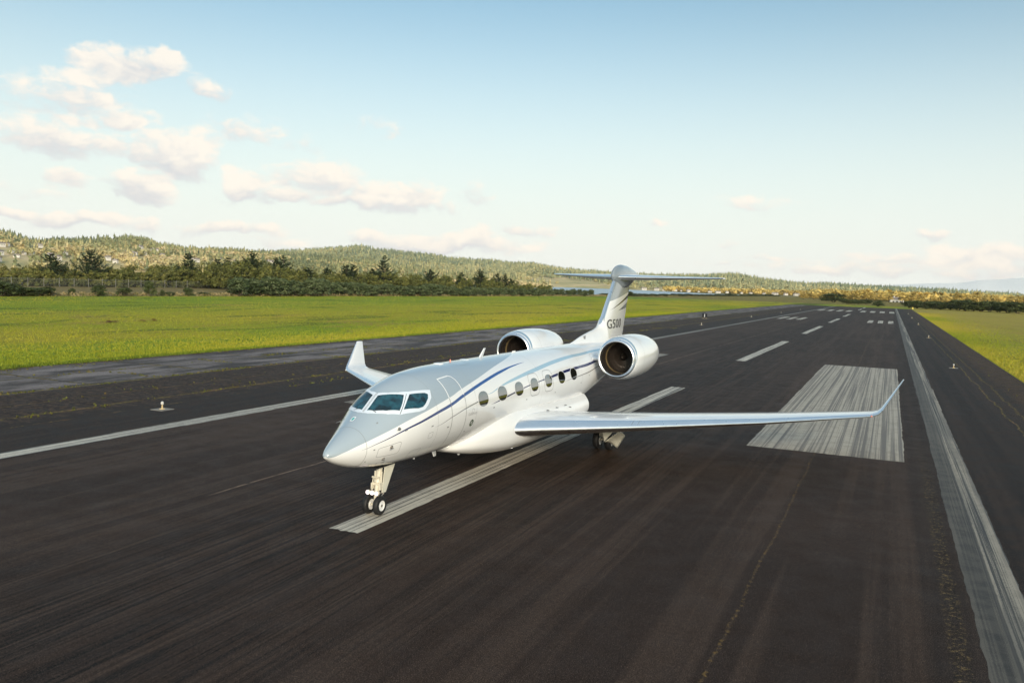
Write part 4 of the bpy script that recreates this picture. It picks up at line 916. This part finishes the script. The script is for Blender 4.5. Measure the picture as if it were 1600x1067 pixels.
# right-hand hedge past the end of the runway
rp = [make_shrub('rounded_bush', 90+i, M['dhedge'], .15, 46, 56, 'dense dark rounded bush in the row beyond the right-hand field', 'shrub', 'rounded bushes beyond the right field') for i in range(3)]
for j, (px, yb, ht, wd) in enumerate([(1421, 483, 4.2, 11), (1432, 484, 4.6, 11), (1447, 485, 4.0, 10), (1459, 485, 4.8, 12), (1470, 486, 4.2, 11), (1484, 486, 4.6, 12), (1497, 487, 6.0, 13), (1509, 488, 6.2, 13), (1520, 488, 5.0, 11), (1533, 489, 5.6, 12), (1546, 489, 6.0, 12), (1560, 490, 5.4, 12), (1575, 491, 6.2, 13), (1590, 492, 5.8, 12), (1604, 492, 6.0, 13)]):
    q = at_z(px, yb-2, 0); place(rp[j % 3], j < 3, q[0], q[1], wd, ht, ORD[j]+' from the left in the row of dark rounded bushes beyond the right-hand field')
o = make_shrub('mound_thicket', 97, M['dhedge'], .15, 60, 60, 'large dark dome-shaped thicket past the far end of the runway', 'thicket'); q = at_z(1303, 472, 0); o.location = (q[0], q[1], 0); o.scale = (26, 20, 7.2)
o = make_shrub('round_bush', 98, M['dhedge'], .16, 50, 50, 'single round dark bush straight beyond the runway end', 'shrub'); q = at_z(1372, 479, 0); o.location = (q[0], q[1], 0); o.scale = (8, 8, 3.8)
for j, (px, lab) in enumerate([(1325, 'low shrub right of the dome-shaped thicket'), (1340, 'low shrub midway between the thicket and the round bush'), (1353, 'low shrub just left of the single round bush')]):
    q = at_z(px, 475, 0); o = copy_tree(rp[j]); o.location = (q[0], q[1], 0); o.scale = (14, 10, 3.2); o['label'] = lab; o['group'] = 'low shrubs past the runway end'

# golden trees on the far shore to the right
gp = []
for k in range(3):
    root = empty('golden_tree', (0, 0, 0)); tag(root, 'golden sunlit tree', 'tree', 'golden trees beyond the runway end')
    MB().tube((0, 0, -.02), (0, .01, .6), .03, .012, 7).build('trunk', M['bark'], root)
    r = np.random.default_rng(200+k); p, nn, t = clump_cloud(r, .8, .85, .8, 34, 34, .05); p[:, 2] += .14
    V, T = leaf_quads(p, nn, .042, r); trimesh('crown', V, T, M['golden'], root, np.repeat(t, 4)); gp.append(root)
GT = [(1256, 458, 14, 'shore'), (1272, 459, 12, 0), (1287, 455, 15, 0), (1319, 456, 13, 0), (1333, 453, 15, 0), (1355, 450, 18, 0), (1376, 456, 14, 0), (1389, 459, 12, 0), (1411, 456, 15, 0), (1426, 456, 16, 0), (1440, 460, 11, 0), (1459, 461, 13, 0), (1478, 462, 11, 0), (1500, 456, 16, 0), (1514, 459, 13, 0), (1526, 455, 17, 0), (1541, 461, 12, 0), (1557, 460, 13, 0), (1578, 462, 12, 0), (1596, 462, 14, 0)]
for j, (px, ty, wpx, _) in enumerate(GT):
    D_ = rng.uniform(820, 980); q = at_d(px, ty, D_); o = gp[j] if j < 3 else copy_tree(gp[j % 3]); o.location = (q[0], q[1], 0); ht = q[2]
    wm = wpx*D_/CF*1.5; o.scale = (wm, wm, max(ht, 5)); o.rotation_euler = (0, 0, rng.uniform(0, 6))
    o['label'] = ORD[j]+' golden tree from the left in the bright belt beyond the far runway end'

# scrub that reads as one mass behind the fence
r = np.random.default_rng(11); PP = []; NN = []; TT = []
def prof(px):  # photograph row of the scrub top
    return np.interp(px, [-40, 0, 60, 120, 180, 235, 270, 330, 370, 395, 425, 460, 500, 560, 640, 700, 760, 800, 830, 860], [417, 417, 419, 420, 420, 421, 417, 413, 407, 404, 412, 420, 424, 428, 426, 432, 435, 440, 445, 449])
for k in range(960):
    px = r.uniform(-320, 860); f_ = r.uniform(0, 1)**1.4; X = -(np.interp(px, [300, 420, 860], [262, 190, 178])+f_*np.interp(px, [300, 420, 860], [26, 60, 45]))
    q = at_x(px, prof(px)-4+r.uniform(-5, 8)+(1-f_)*9, X); ht = max(q[2], 2.2); wd = r.uniform(5, 9)
    p, nn, t = clump_cloud(r, wd, ht, wd, 9, 26, .3); p[:, 2] = np.maximum(p[:, 2], .1)
    low = r.uniform(0, .3) if px > 60 else .25
    PP.append(p+[X, q[1], 0]); NN.append(nn); TT.append(np.clip(t*.62+low*(.5 if px > 250 else 1.2), 0, 1))
for k in range(340):
    px = r.uniform(-320, 380); X = -r.uniform(259, 268); q = at_x(px, 440, X); ht = r.uniform(2.6, 4.6); wd = r.uniform(4, 7)
    p, nn, t = clump_cloud(r, wd, ht, wd, 8, 30, .3); p[:, 2] = np.maximum(p[:, 2]-.6, .05)
    PP.append(p+[X, q[1], 0]); NN.append(nn); TT.append(np.clip(t*.6, 0, 1))
V, T = leaf_quads(np.concatenate(PP), np.concatenate(NN), .42, r)
o = trimesh('scrub', V, T, M['scrub'], None, np.repeat(np.concatenate(TT), 4)); tag(o, 'olive and brown scrub growing behind the chain-link fence', 'scrub', None, 'stuff')
# brush on the tan bank and the unmown margin
r = np.random.default_rng(12); n_ = 26000; X = -r.uniform(163.5, 172, n_); Y = r.uniform(40, 900, n_)**1.0; p = np.stack([X, Y, r.uniform(.05, .9, n_)*r.uniform(.3, 1, n_)], 1)
V, T = leaf_quads(p, np.tile([.5, -.5, .6], (n_, 1)), .30, r)
M['drygrass'] = leafmat('dry_grass', [(.08, .085, .02), (.22, .17, .07), (.36, .28, .14)])
tag(trimesh('dry_grass', V, T, M['drygrass'], None, np.repeat(r.uniform(0, 1, n_), 4)), 'tall dry grass and weeds along the margin of the left field', 'grass', None, 'stuff')

# chain-link fence
fe = empty('chain_link_fence', (-256, 180, 0)); tag(fe, 'grey chain-link fence with pale posts in front of the olive scrub', 'fence')
M['galv'] = pmat('galvanised_steel', (.30, .29, .27), .45, .4)
pys = []; y = 61.5
while y < 300: pys.append(y); y += 5.9
for y in pys:
    b = MB(); b.tube((0, y-180, 0), (0, y-180, 3.15), .075, n=8); b.tube((0, y-180, 3.1), (.25, y-180, 3.45), .03, n=6); b.build('fence_post', M['galv'], fe)
b = MB(); b.tube((0, -120, 2.75), (0, 120, 2.75), .03, n=6); b.build('top_rail', M['galv'], fe)
m = pmat('wire_mesh', (.35, .36, .35), .6); p, n = P(m); g = n.new('ShaderNodeNewGeometry').outputs['Position']; s = n.new('ShaderNodeSeparateXYZ', {0: g})
aa = n.m('FRACT', n.m('MULTIPLY', n.m('ADD', s.outputs[1], s.outputs[2]), 4.)); bb = n.m('FRACT', n.m('MULTIPLY', n.m('SUBTRACT', s.outputs[1], s.outputs[2]), 4.))
n.l.new(n.m('MAXIMUM', n.m('LESS_THAN', aa, .045), n.m('LESS_THAN', bb, .045)), p.inputs['Alpha'])
mk('wire_mesh', [(.02, -120, .05), (.02, 120, .05), (.02, 120, 2.75), (.02, -120, 2.75)], [(0, 1, 2, 3)], m, fe, False)

# grass blades: near the paved edges, in the field, and weeds in the joints
def tufts(name, X, Y, h, mat, r, tint, blades=4, wd=.03):
    n = len(X); b = blades; a = r.uniform(0, 6.28, (n, b)); hh = (h[:, None]*r.uniform(.55, 1.2, (n, b))); lean = r.uniform(.1, .7, (n, b))*hh; spread = h[:, None]*.35
    bx = X[:, None]+r.normal(0, 1, (n, b))*spread; by = Y[:, None]+r.normal(0, 1, (n, b))*spread
    wv = wd*r.uniform(.6, 1.5, (n, b)); V = np.zeros((n, b, 3, 3))
    V[..., 0, 0] = bx-np.sin(a)*wv; V[..., 0, 1] = by+np.cos(a)*wv; V[..., 1, 0] = bx+np.sin(a)*wv; V[..., 1, 1] = by-np.cos(a)*wv
    V[..., 2, 0] = bx+np.cos(a)*lean; V[..., 2, 1] = by+np.sin(a)*lean; V[..., 2, 2] = hh
    V = V.reshape(-1, 3); return trimesh(name, V, np.arange(len(V)).reshape(-1, 3), mat, None, np.repeat(tint, 3*b))
M['blade'] = leafmat('grass_blades', [(.11, .17, .012), (.21, .27, .016), (.33, .33, .022), (.40, .33, .05)])
r = np.random.default_rng(21)
n1_ = 42000; X1 = -37.9-r.exponential(5.5, n1_); Y1 = 22+r.uniform(0, 1, n1_)**1.6*210; h1 = r.uniform(.08, .19, n1_)
n2_ = 80000; X2 = -38-r.uniform(0, 1, n2_)*124; Y2 = 30+r.uniform(0, 1, n2_)**1.5*420; h2 = r.uniform(.08, .20, n2_)
n3_ = 26000; X3 = 22.1+r.exponential(4, n3_); Y3 = 45+r.uniform(0, 1, n3_)**1.7*330; h3 = r.uniform(.08, .2, n3_)
X = np.concatenate([X1, X2, X3]); Y = np.concatenate([Y1, Y2, Y3]); h = np.concatenate([h1, h2, h3])
pat = .5+.2*np.sin(X*.11+np.sin(Y*.05)*2)+.12*np.sin(Y*.045+X*.21)+r.normal(0, .13, len(X)); pat[-n3_:] = np.clip(pat[-n3_:]+.15, 0, 1); pat[:n1_] = np.where(X1 > -39.2, pat[:n1_]-.55, pat[:n1_])  # blades at the left paved edge tinted darker to stand for that shade
o = tufts('grass', X, Y, h, M['blade'], r, np.clip(pat, 0, 1), 3, .026); tag(o, 'bright green and yellow grass of the airfield meadows', 'grass', None, 'stuff')
XX = []; YY = []
for ln, cnt, sg_, w_ in ((-27.9, 2600, 1.3, .26), (-21.3, 1300, 2.1, .4), (-32.9, 420, 3.3, .12), (-37.4, 1800, .7, .35), (-24.5, 500, 4.4, .8), (20.3, 260, 5.1, .7)):
    yy = 15+r.uniform(0, 1, cnt)**1.4*230; g_ = (np.sin(yy*.9*sg_)+np.sin(yy*.31*sg_+ln)+np.sin(yy*2.3)*.6+r.normal(0, .5, cnt)) > .5; yy = yy[g_]
    XX.append(ln+r.normal(0, w_, len(yy))*r.uniform(.2, 1, len(yy))); YY.append(yy)
for k in range(26):   # crosswise cracks of the old shoulder
    if r.random() < .35: continue
    m_ = int(r.integers(10, 60)); a_ = r.uniform(-37, -30); xx = r.uniform(a_, min(a_+r.uniform(2, 6), -28), m_); XX.append(xx); YY.append((k+2)*9.3+r.normal(0, .10, m_)+.15*np.sin(xx*2))
for k in range(40):   # loose clumps
    m_ = int(r.integers(6, 22)); XX.append(r.choice([-36.5, -33, -28.2, -22, -19.5])+r.normal(0, .35, m_)); YY.append(r.uniform(18, 140)+r.normal(0, .7, m_))
X = np.concatenate(XX); Y = np.concatenate(YY)
M['weed'] = leafmat('weed_leaves', [(.10, .075, .03), (.07, .09, .014), (.15, .16, .028), (.20, .15, .05)])
o = tufts('weeds', X, Y, r.uniform(.02, .10, len(X)), M['weed'], r, np.clip(r.normal(.5, .3, len(X)), 0, 1), 7, .022); tag(o, 'low mossy weeds growing out of the cracked shoulder joints', 'weeds', None, 'stuff')
# reddish dock plants in the field
M['dock'] = leafmat('dock_leaves', [(.10, .035, .015), (.20, .08, .03), (.10, .10, .02)])
for px, py, wd, lab in ((172, 504, 1.6, 'reddish weed clump in the left field, the larger one'), (240, 502, .8, 'small reddish weed clump right of the larger one'), (222, 503, .7, 'faint reddish weed clump between the two others')):
    q = at_z(px, py); o = make_shrub('weed_clump', int(px), M['dock'], .2, 14, 30, lab, 'weeds'); o.location = (q[0], q[1], 0); o.scale = (wd*1.4, wd*1.4, .35)

# ------------------------------------------------------------------ edge lights and sign
M['conc'] = wear(pmat('pale_concrete', (.24, .22, .19), .8), .2, 3); M['lamp'] = pmat('lamp_glass', (.75, .74, .70), .15, Transmission_Weight=.3)
M['lampb'] = pmat('lamp_base_yellow', (.55, .42, .22), .5)
def edge_light():
    root = empty('runway_edge_light', (0, 0, 0))
    b = MB(); b.lathe([(.0, .62), (.02, .60), (.022, .0)], (0, 0, 0), 'z', 4, math.pi/4, 2.25*math.pi); b.build('base_plate', M['conc'], root, False)
    MB().lathe([(.02, .16), (.05, .15), (.07, .05), (.28, .032), (.285, .0)], (0, 0, 0), 'z', 14).build('stem', M['lampb'], root)
    MB().lathe([(.27, .0), (.27, .075), (.31, .085), (.36, .082), (.41, .06), (.435, .0)], (0, 0, 0), 'z', 18).build('lens', M['lamp'], root)
    return root
el0 = edge_light()
LP_ = [(-18.3, 28.4, 'white runway edge light on a pale square plate left of the aircraft nose'), (-18.8, 91, 'white runway edge light on the left shoulder, second from the camera behind the wing'), (-18.8, 152, 'small runway edge light on the left, below the numbered sign'), (-19.2, 214, 'small runway edge light on the left, first beyond the numbered sign'),
       (-19, 274, 'tiny runway edge light on the left, second beyond the numbered sign'), (-19, 335, 'tiny runway edge light on the left abreast of the far threshold stripes'), (17.83, 86, 'pale runway edge light on a plate on the right shoulder, nearest to the wing tip'), (18, 147, 'white runway edge light on the right, second from the wing tip'),
       (18.3, 214, 'small runway edge light on the right, third from the wing tip'), (18.2, 275, 'small runway edge light on the right, fourth from the wing tip'), (18.2, 335, 'tiny runway edge light on the right abreast of the far threshold stripes')]
for i, (x, y, lab) in enumerate(LP_):
    o = el0 if i == 0 else copy_tree(el0); o.location = (x, y, 0); o.scale = (.85, .85, .9); tag(o, lab, 'edge light', 'runway edge lights')
o = empty('threshold_light', (0, 0, 0)); MB().lathe([(0, .15), (.06, .14), (.3, .12), (.42, .1), (.45, 0)], (0, 0, 0), 'z', 12).build('lens', pmat('yellow_lens', (.8, .6, .08), .3), o); q = at_z(1426, 483); o.location = (q[0], q[1], 0); o.scale = (2.5, 2.5, 2.2); tag(o, 'yellow light cover at the far right corner of the runway', 'light')
sg = empty('distance_sign', (-25.33, 187, 0), R(-6)); tag(sg, 'black distance remaining sign with a white numeral 1 on the left shoulder', 'sign')
b = MB(); b.box(-.55, .55, -.09, .09, .28, 1.15); b.build('sign_box', M['black'], sg, False)
for x in (-.35, .35): MB().tube((x, 0, 0), (x, 0, .28), .04, n=8).build('leg', M['lampb'], sg)
MB().box(-.75, .75, -.4, .4, 0, .06).build('foundation', M['conc'], sg, False)
V, F = textmesh('1', 1.0, .03); V[:, 0] -= (V[:, 0].min()+V[:, 0].max())/2; V[:, 1] = (V[:, 1]-V[:, 1].min())/np.ptp(V[:, 1])*.72+.36
mk('numeral', [(a*.9, -.094, b_) for a, b_ in V[:, :2]], F, M['seam_w'], sg, False)
for i, (px, py, lab) in enumerate([(1486, 597.5, 'white reflective marker lying on the right shoulder beyond the nearest edge light')]):
    pass

# ------------------------------------------------------------------ hills with their woods and houses
M['meadow'] = pmat('hillside', (.2, .18, .07), .95); p, n = P(M['meadow']); g, x, y = coords(n)
n.l.new(n.ramp(n.noise(g, .006, 6, .65, .3), [(.35, (.28, .27, .11)), (.5, (.50, .41, .19)), (.62, (.70, .52, .28)), (.75, (.35, .33, .14))]), p.inputs['Base Color'])  # hillside ground brightened and yellowed in its colour to look sunlit
def hill(name, ridge, d0, d1, basez, depth, px0, px1, nx=150, ny=16, pw=.8, seed=0, mat=None, cut=3.):
    """terrain strip: foot at distance d0, ridge at d1; ridge = photograph rows of its skyline"""
    rx = [a for a, b in ridge]; ry = [b for a, b in ridge]; V = []; rr = np.random.default_rng(seed); ph = rr.uniform(0, 6, 8)
    pxs = np.linspace(px0, px1, nx); Z = np.zeros((ny+4, nx)); G = np.zeros((ny+4, nx, 3))
    for i, px in enumerate(pxs):
        top = at_d(px, float(np.interp(px, rx, ry))+cut, d1)
        dx = top[:2]-np.array([CX, 0]); dx /= np.linalg.norm(dx)
        for j in range(ny+4):
            if j < ny: u = j/(ny-1); D_ = d0+(d1-d0)*u; z = basez+(top[2]-basez)*u**pw; z *= 1+.07*math.sin(px*.03+u*5+ph[0])*math.sin(px*.011+ph[1])*math.sin(u*math.pi)*2
            else: u = (j-ny+1)/4; D_ = d1+depth*u; z = top[2]*(1-u*u)-4*u
            G[j, i] = (CX+dx[0]*D_, dx[1]*D_, z)
    V = G.reshape(-1, 3); T = np.array([(j*nx+i, j*nx+i+1, (j+1)*nx+i+1, (j+1)*nx+i) for j in range(ny+3) for i in range(nx-1)])
    o = trimesh(name, V, T, mat or M['meadow'], None, None, True); o['kind'] = 'structure'; return G[:ny]
def bil(G, u, v): # u along columns 0..1, v rows 0..1
    ny, nx, _ = G.shape; a = np.clip(u*(nx-1), 0, nx-1.001); b = np.clip(v*(ny-1), 0, ny-1.001); i = a.astype(int); j = b.astype(int); fa = (a-i)[:, None]; fb = (b-j)[:, None]
    return (G[j, i]*(1-fa)+G[j, i+1]*fa)*(1-fb)+(G[j+1, i]*(1-fa)+G[j+1, i+1]*fa)*fb
# tree templates
def tcone(k=6, tiers=3):
    V = []; F = []
    for t in range(tiers):
        z0 = .08+t*.28; z1 = z0+.36+(.08 if t == tiers-1 else 0); rr = (.24, .18, .11)[t]; b = len(V)
        for i in range(k): V.append((rr*math.cos(6.283*i/k+t), rr*math.sin(6.283*i/k+t), z0+(.03 if i % 2 else -.03)))
        V.append((0, 0, min(z1, 1.))); F += [(b+i, b+(i+1) % k, b+k) for i in range(k)]
    return np.array(V), np.array(F)
def tround(seed):
    """rounded crown as a cloud of leaf clumps (quads split into triangles)"""
    r = np.random.default_rng(seed); n = 34; d = r.normal(0, 1, (n, 3)); d /= np.linalg.norm(d, axis=1, keepdims=True); p = d*r.uniform(.25, .48, n)[:, None]+[0, 0, .5]
    V, Q = leaf_quads(p, d, .19, r); return V, np.concatenate([Q[:, [0, 1, 2]], Q[:, [0, 2, 3]]])
TC = tcone(); TR = tround(3)
def forest(name, spots, hs, wr, tint, mat, tmpl, label):
    V0, F0 = tmpl; n = len(spots); k = len(V0); a = rng.uniform(0, 6.28, n); c, s = np.cos(a)[:, None], np.sin(a)[:, None]
    jit = 1+rng.normal(0, .12, (n, k)); X = (V0[None, :, 0]*c-V0[None, :, 1]*s)*(hs*wr)[:, None]*jit; Y = (V0[None, :, 0]*s+V0[None, :, 1]*c)*(hs*wr)[:, None]*jit; Z = V0[None, :, 2]*hs[:, None]*jit
    V = np.stack([X, Y, Z], -1)+spots[:, None, :]; T = (F0[None]+np.arange(n)[:, None, None]*k).reshape(-1, 3)
    o = trimesh(name, V.reshape(-1, 3), T, mat, None, np.repeat(tint, k)); tag(o, label, 'forest', None, 'stuff'); return o
def noise2(p, f, seed):
    rr = np.random.default_rng(seed); z = 0
    for q in range(6): a = rr.uniform(0, 6.28); z = z+np.sin((p[:, 0]*math.cos(a)+p[:, 1]*math.sin(a))*f*(1+q*.6)+rr.uniform(0, 6.28))
    return z/6
RN = [(-420, 372), (-330, 358), (-220, 366), (-130, 356), (-60, 361), (0, 364), (20, 368), (45, 376), (60, 379), (80, 377), (120, 376), (160, 374), (200, 374), (225, 376), (245, 385), (280, 390), (320, 391), (360, 393), (400, 396), (440, 396), (480, 400), (540, 408), (620, 418), (700, 428), (800, 441), (860, 450)]
GN = hill('hills', RN, 1500, 2700, 0, 900, -420, 860, nx=210, pw=.62, seed=1, cut=5)
RM = [(330, 398), (400, 398), (450, 394), (500, 392), (540, 388), (560, 384), (582, 389), (620, 394), (660, 398), (700, 404), (740, 407), (770, 409), (800, 414), (830, 414), (870, 421), (900, 423), (935, 426), (1000, 431), (1100, 433), (1145, 431), (1170, 435), (1230, 443), (1260, 446), (1300, 446), (1340, 449), (1380, 452), (1420, 454), (1500, 459), (1640, 468)]
GM = hill('hills', RM, 2550, 4300, 0, 1500, 330, 1640, pw=.75, seed=2, cut=3)
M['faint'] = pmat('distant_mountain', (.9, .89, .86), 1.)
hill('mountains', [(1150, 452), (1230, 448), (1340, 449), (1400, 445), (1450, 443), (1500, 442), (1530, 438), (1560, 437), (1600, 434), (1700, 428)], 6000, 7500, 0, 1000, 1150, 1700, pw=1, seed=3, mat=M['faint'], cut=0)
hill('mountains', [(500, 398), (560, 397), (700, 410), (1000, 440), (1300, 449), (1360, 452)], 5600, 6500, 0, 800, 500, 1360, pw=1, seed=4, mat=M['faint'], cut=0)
# houses
M['wall_h'] = pmat('house_wall', (.70, .67, .62), .7); M['roof_h'] = wear(pmat('house_roof', (.24, .20, .18), .8), .3, .2)
def make_house():
    root = empty('house', (0, 0, 0))
    MB().box(-6, 6, -4.5, 4.5, -3, 5.5).build('wall', M['wall_h'], root, False)
    b = MB(); b.add([(-6.6, -5.2, 5.3), (6.6, -5.2, 5.3), (6.6, 5.2, 5.3), (-6.6, 5.2, 5.3), (-6.6, 0, 8.6), (6.6, 0, 8.6)], [(0, 1, 5, 4), (2, 3, 4, 5), (0, 4, 3), (1, 2, 5), (3, 2, 1, 0)]); rf = b.build('roof', M['roof_h'], root, False)
    MB().box(-3, -2, -1, 0, 7, 9.6).build('chimney', M['wall_h'], rf, False)
    for x in (-3.4, 0, 3.4): MB().box(x-.7, x+.7, -4.56, -4.50, 1.8, 3.6).build('window', M['black'], root, False)
    return root
HP = []; h0 = make_house(); first = True
HL = [(6, 386), (14, 388), (21, 387), (3, 392), (30, 398), (44, 394), (50, 401), (40, 405), (62, 392), (68, 386), (57, 379), (66, 382), (72, 389), (62, 400), (11, 402), (9, 411), (143, 386), (161, 389), (203, 399), (218, 401), (236, 394), (232, 401), (248, 396), (226, 391), (214, 404), (252, 402), (262, 404), (297, 401), (306, 410), (316, 412), (330, 408), (352, 411), (365, 406), (100, 409), (90, 404), (112, 402), (180, 409), (190, 413), (372, 414), (398, 412), (420, 412), (428, 415)]
HL.sort()
for hi, (px, py) in enumerate(HL):
    D_ = 1500+(2700-1500)*np.clip(((421-py)/45)**1.5, .05, .9)
    i = (px+420)/1280; g_ = bil(GN, np.array([i]), np.array([(D_-1500)/1200]))[0]
    # find the row of the slope that matches the photograph row
    best = None
    for v in np.linspace(0, 1, 60):
        g_ = bil(GN, np.array([i]), np.array([v]))[0]; d = g_-np.array([CX, 0, CH]); yy = 533.5-CF*(d@UP)/(d@FW); e = abs(yy-py)
        if best is None or e < best[0]: best = (e, g_)
    g_ = best[1]; o = h0 if first else copy_tree(h0); first = False
    HP.append(g_); k = rng.uniform(.5, .85); o.location = (g_[0]+rng.uniform(-3, 3), g_[1]-14, g_[2]+4); o.rotation_euler = (0, 0, rng.uniform(-1.0, 1.0)+.9); o.scale = (k*rng.uniform(.9, 1.6), k, k); tag(o, ORD[hi]+' pale house from the left among the trees of the near hillside', 'house', 'houses on the near hillside')
n_ = 18000; u = rng.uniform(0, 1, n_); v = rng.uniform(0, 1, n_)**.75; sp_ = bil(GN, u, v); nz = noise2(sp_, .004, 5); HP = np.array(HP); cam2 = np.array([CX, 0]); dv = sp_[:, None, :2]-cam2; hv = HP[None, :, :2]-cam2; hd = np.linalg.norm(hv, axis=-1)
along = (dv*hv).sum(-1)/hd; lat = np.abs(dv[..., 0]*hv[..., 1]-dv[..., 1]*hv[..., 0])/hd; free = ~(((hd-along) > -10) & ((hd-along) < 110) & (lat < 10)).any(1)
keep = free & ((nz+v*.55+np.where(u > .53, .5, np.where(u > .40, .25, np.where(u < .27, .5, .05)))+rng.normal(0, .15, n_)) > .02); sp_, v, nz = sp_[keep], v[keep], nz[keep]
con = rng.uniform(0, 1, len(sp_)) < (.1+.55*v+.9*noise2(sp_, .006, 19)); hs = rng.uniform(7, 25, len(sp_)); tt = np.clip(.5+.7*noise2(sp_, .006, 9)+rng.normal(0, .13, len(sp_))-.2*v, 0, 1)
forest('conifer_forest', sp_[con], hs[con], np.full(con.sum(), .95), tt[con]*.8, M['hill_t'], TC, 'conifer woods on the nearer hill with houses')
forest('broadleaf_forest', sp_[~con], hs[~con]*.62, np.full((~con).sum(), 1.15), np.clip(tt[~con]+.15, 0, 1), M['hill_t'], TR, 'broadleaf woods on the nearer hill with houses')
n_ = 17000; u = rng.uniform(0, 1, n_); v = rng.uniform(0, 1, n_)**.7; sp_ = bil(GM, u, v); nz = noise2(sp_, .0022, 6); keep = (nz+v*.4+rng.normal(0, .15, n_)) > -.18; sp_, v = sp_[keep], v[keep]
con = rng.uniform(0, 1, len(sp_)) < (.3+.5*v); hs = rng.uniform(16, 30, len(sp_)); tt = np.clip(.5+.5*noise2(sp_, .003, 10)+rng.normal(0, .18, len(sp_))-.15*v, 0, 1)
forest('conifer_forest', sp_[con], hs[con], np.full(con.sum(), .95), tt[con], M['hill_f'], TC, 'hazy conifer woods on the far hill across the bay')
forest('broadleaf_forest', sp_[~con], hs[~con]*.65, np.full((~con).sum(), 1.3), np.clip(tt[~con]+.1, 0, 1), M['hill_f'], TR, 'hazy broadleaf woods on the far hill across the bay')
# belt of golden woods and meadow behind the right-hand hedge
n_ = 2600; pxr = rng.uniform(1040, 1640, n_); D_ = np.where(pxr > 1265, rng.uniform(1100, 1900, n_), rng.uniform(1900, 2500, n_)); sp_ = np.array([at_d(a, 470, b) for a, b in zip(pxr, D_)]); sp_[:, 2] = 0
forest('broadleaf_forest', sp_, rng.uniform(6, 14, n_), np.full(n_, 1.3), rng.uniform(.1, 1, n_), M['golden'], TR, 'golden belt of sunlit woods behind the right-hand hedge')
for hi, px in enumerate([828, 838, 846, 858, 871, 884, 896, 912, 1010, 1024, 1041, 1052, 1066, 1080, 1094, 1112, 1127, 1139, 1158, 1176, 1190, 1211, 1224, 1240]):
    px += rng.uniform(-5, 5); D_ = float(np.interp(px, [830, 985, 1050, 1100, 1260], [2720, 2500, 1880, 1600, 1580]))+rng.uniform(20, 120); q = at_d(px, 450, D_); o = copy_tree(h0); k = rng.uniform(.45, 1.2)*D_/2700*.85
    o.location = (q[0], q[1], 2.5); o.rotation_euler = (0, 0, rng.uniform(-.6, .6)+.4); o.scale = (k*rng.uniform(1, 2.2), k, k*.9); tag(o, ORD[hi]+' pale building from the left along the far shore of the bay', 'house', 'buildings on the far shore of the bay')
o = copy_tree(h0); q = at_d(1401, 470, 1000); o.location = (q[0], q[1], -2); o.scale = (1.1, 1, .9); o.rotation_euler = (0, 0, .1); tag(o, 'low white building in the golden belt beyond the runway end', 'building'); del o['group']

# ------------------------------------------------------------------ haze
b = MB().box(-8700, 8700, -80, 9000, -62, 260); hz = b.build('haze', None, None, False); hz['kind'] = 'stuff'
m = bpy.data.materials.new('thin_haze'); m.use_nodes = True; nt_ = m.node_tree; nt_.nodes.clear()
vo = nt_.nodes.new('ShaderNodeVolumePrincipled'); vo.inputs['Color'].default_value = (1., .985, .95, 1); vo.inputs['Density'].default_value = 2.5e-5; vo.inputs['Anisotropy'].default_value = -.2
nt_.links.new(vo.outputs[0], nt_.nodes.new('ShaderNodeOutputMaterial').inputs['Volume']); hz.data.materials.append(m)
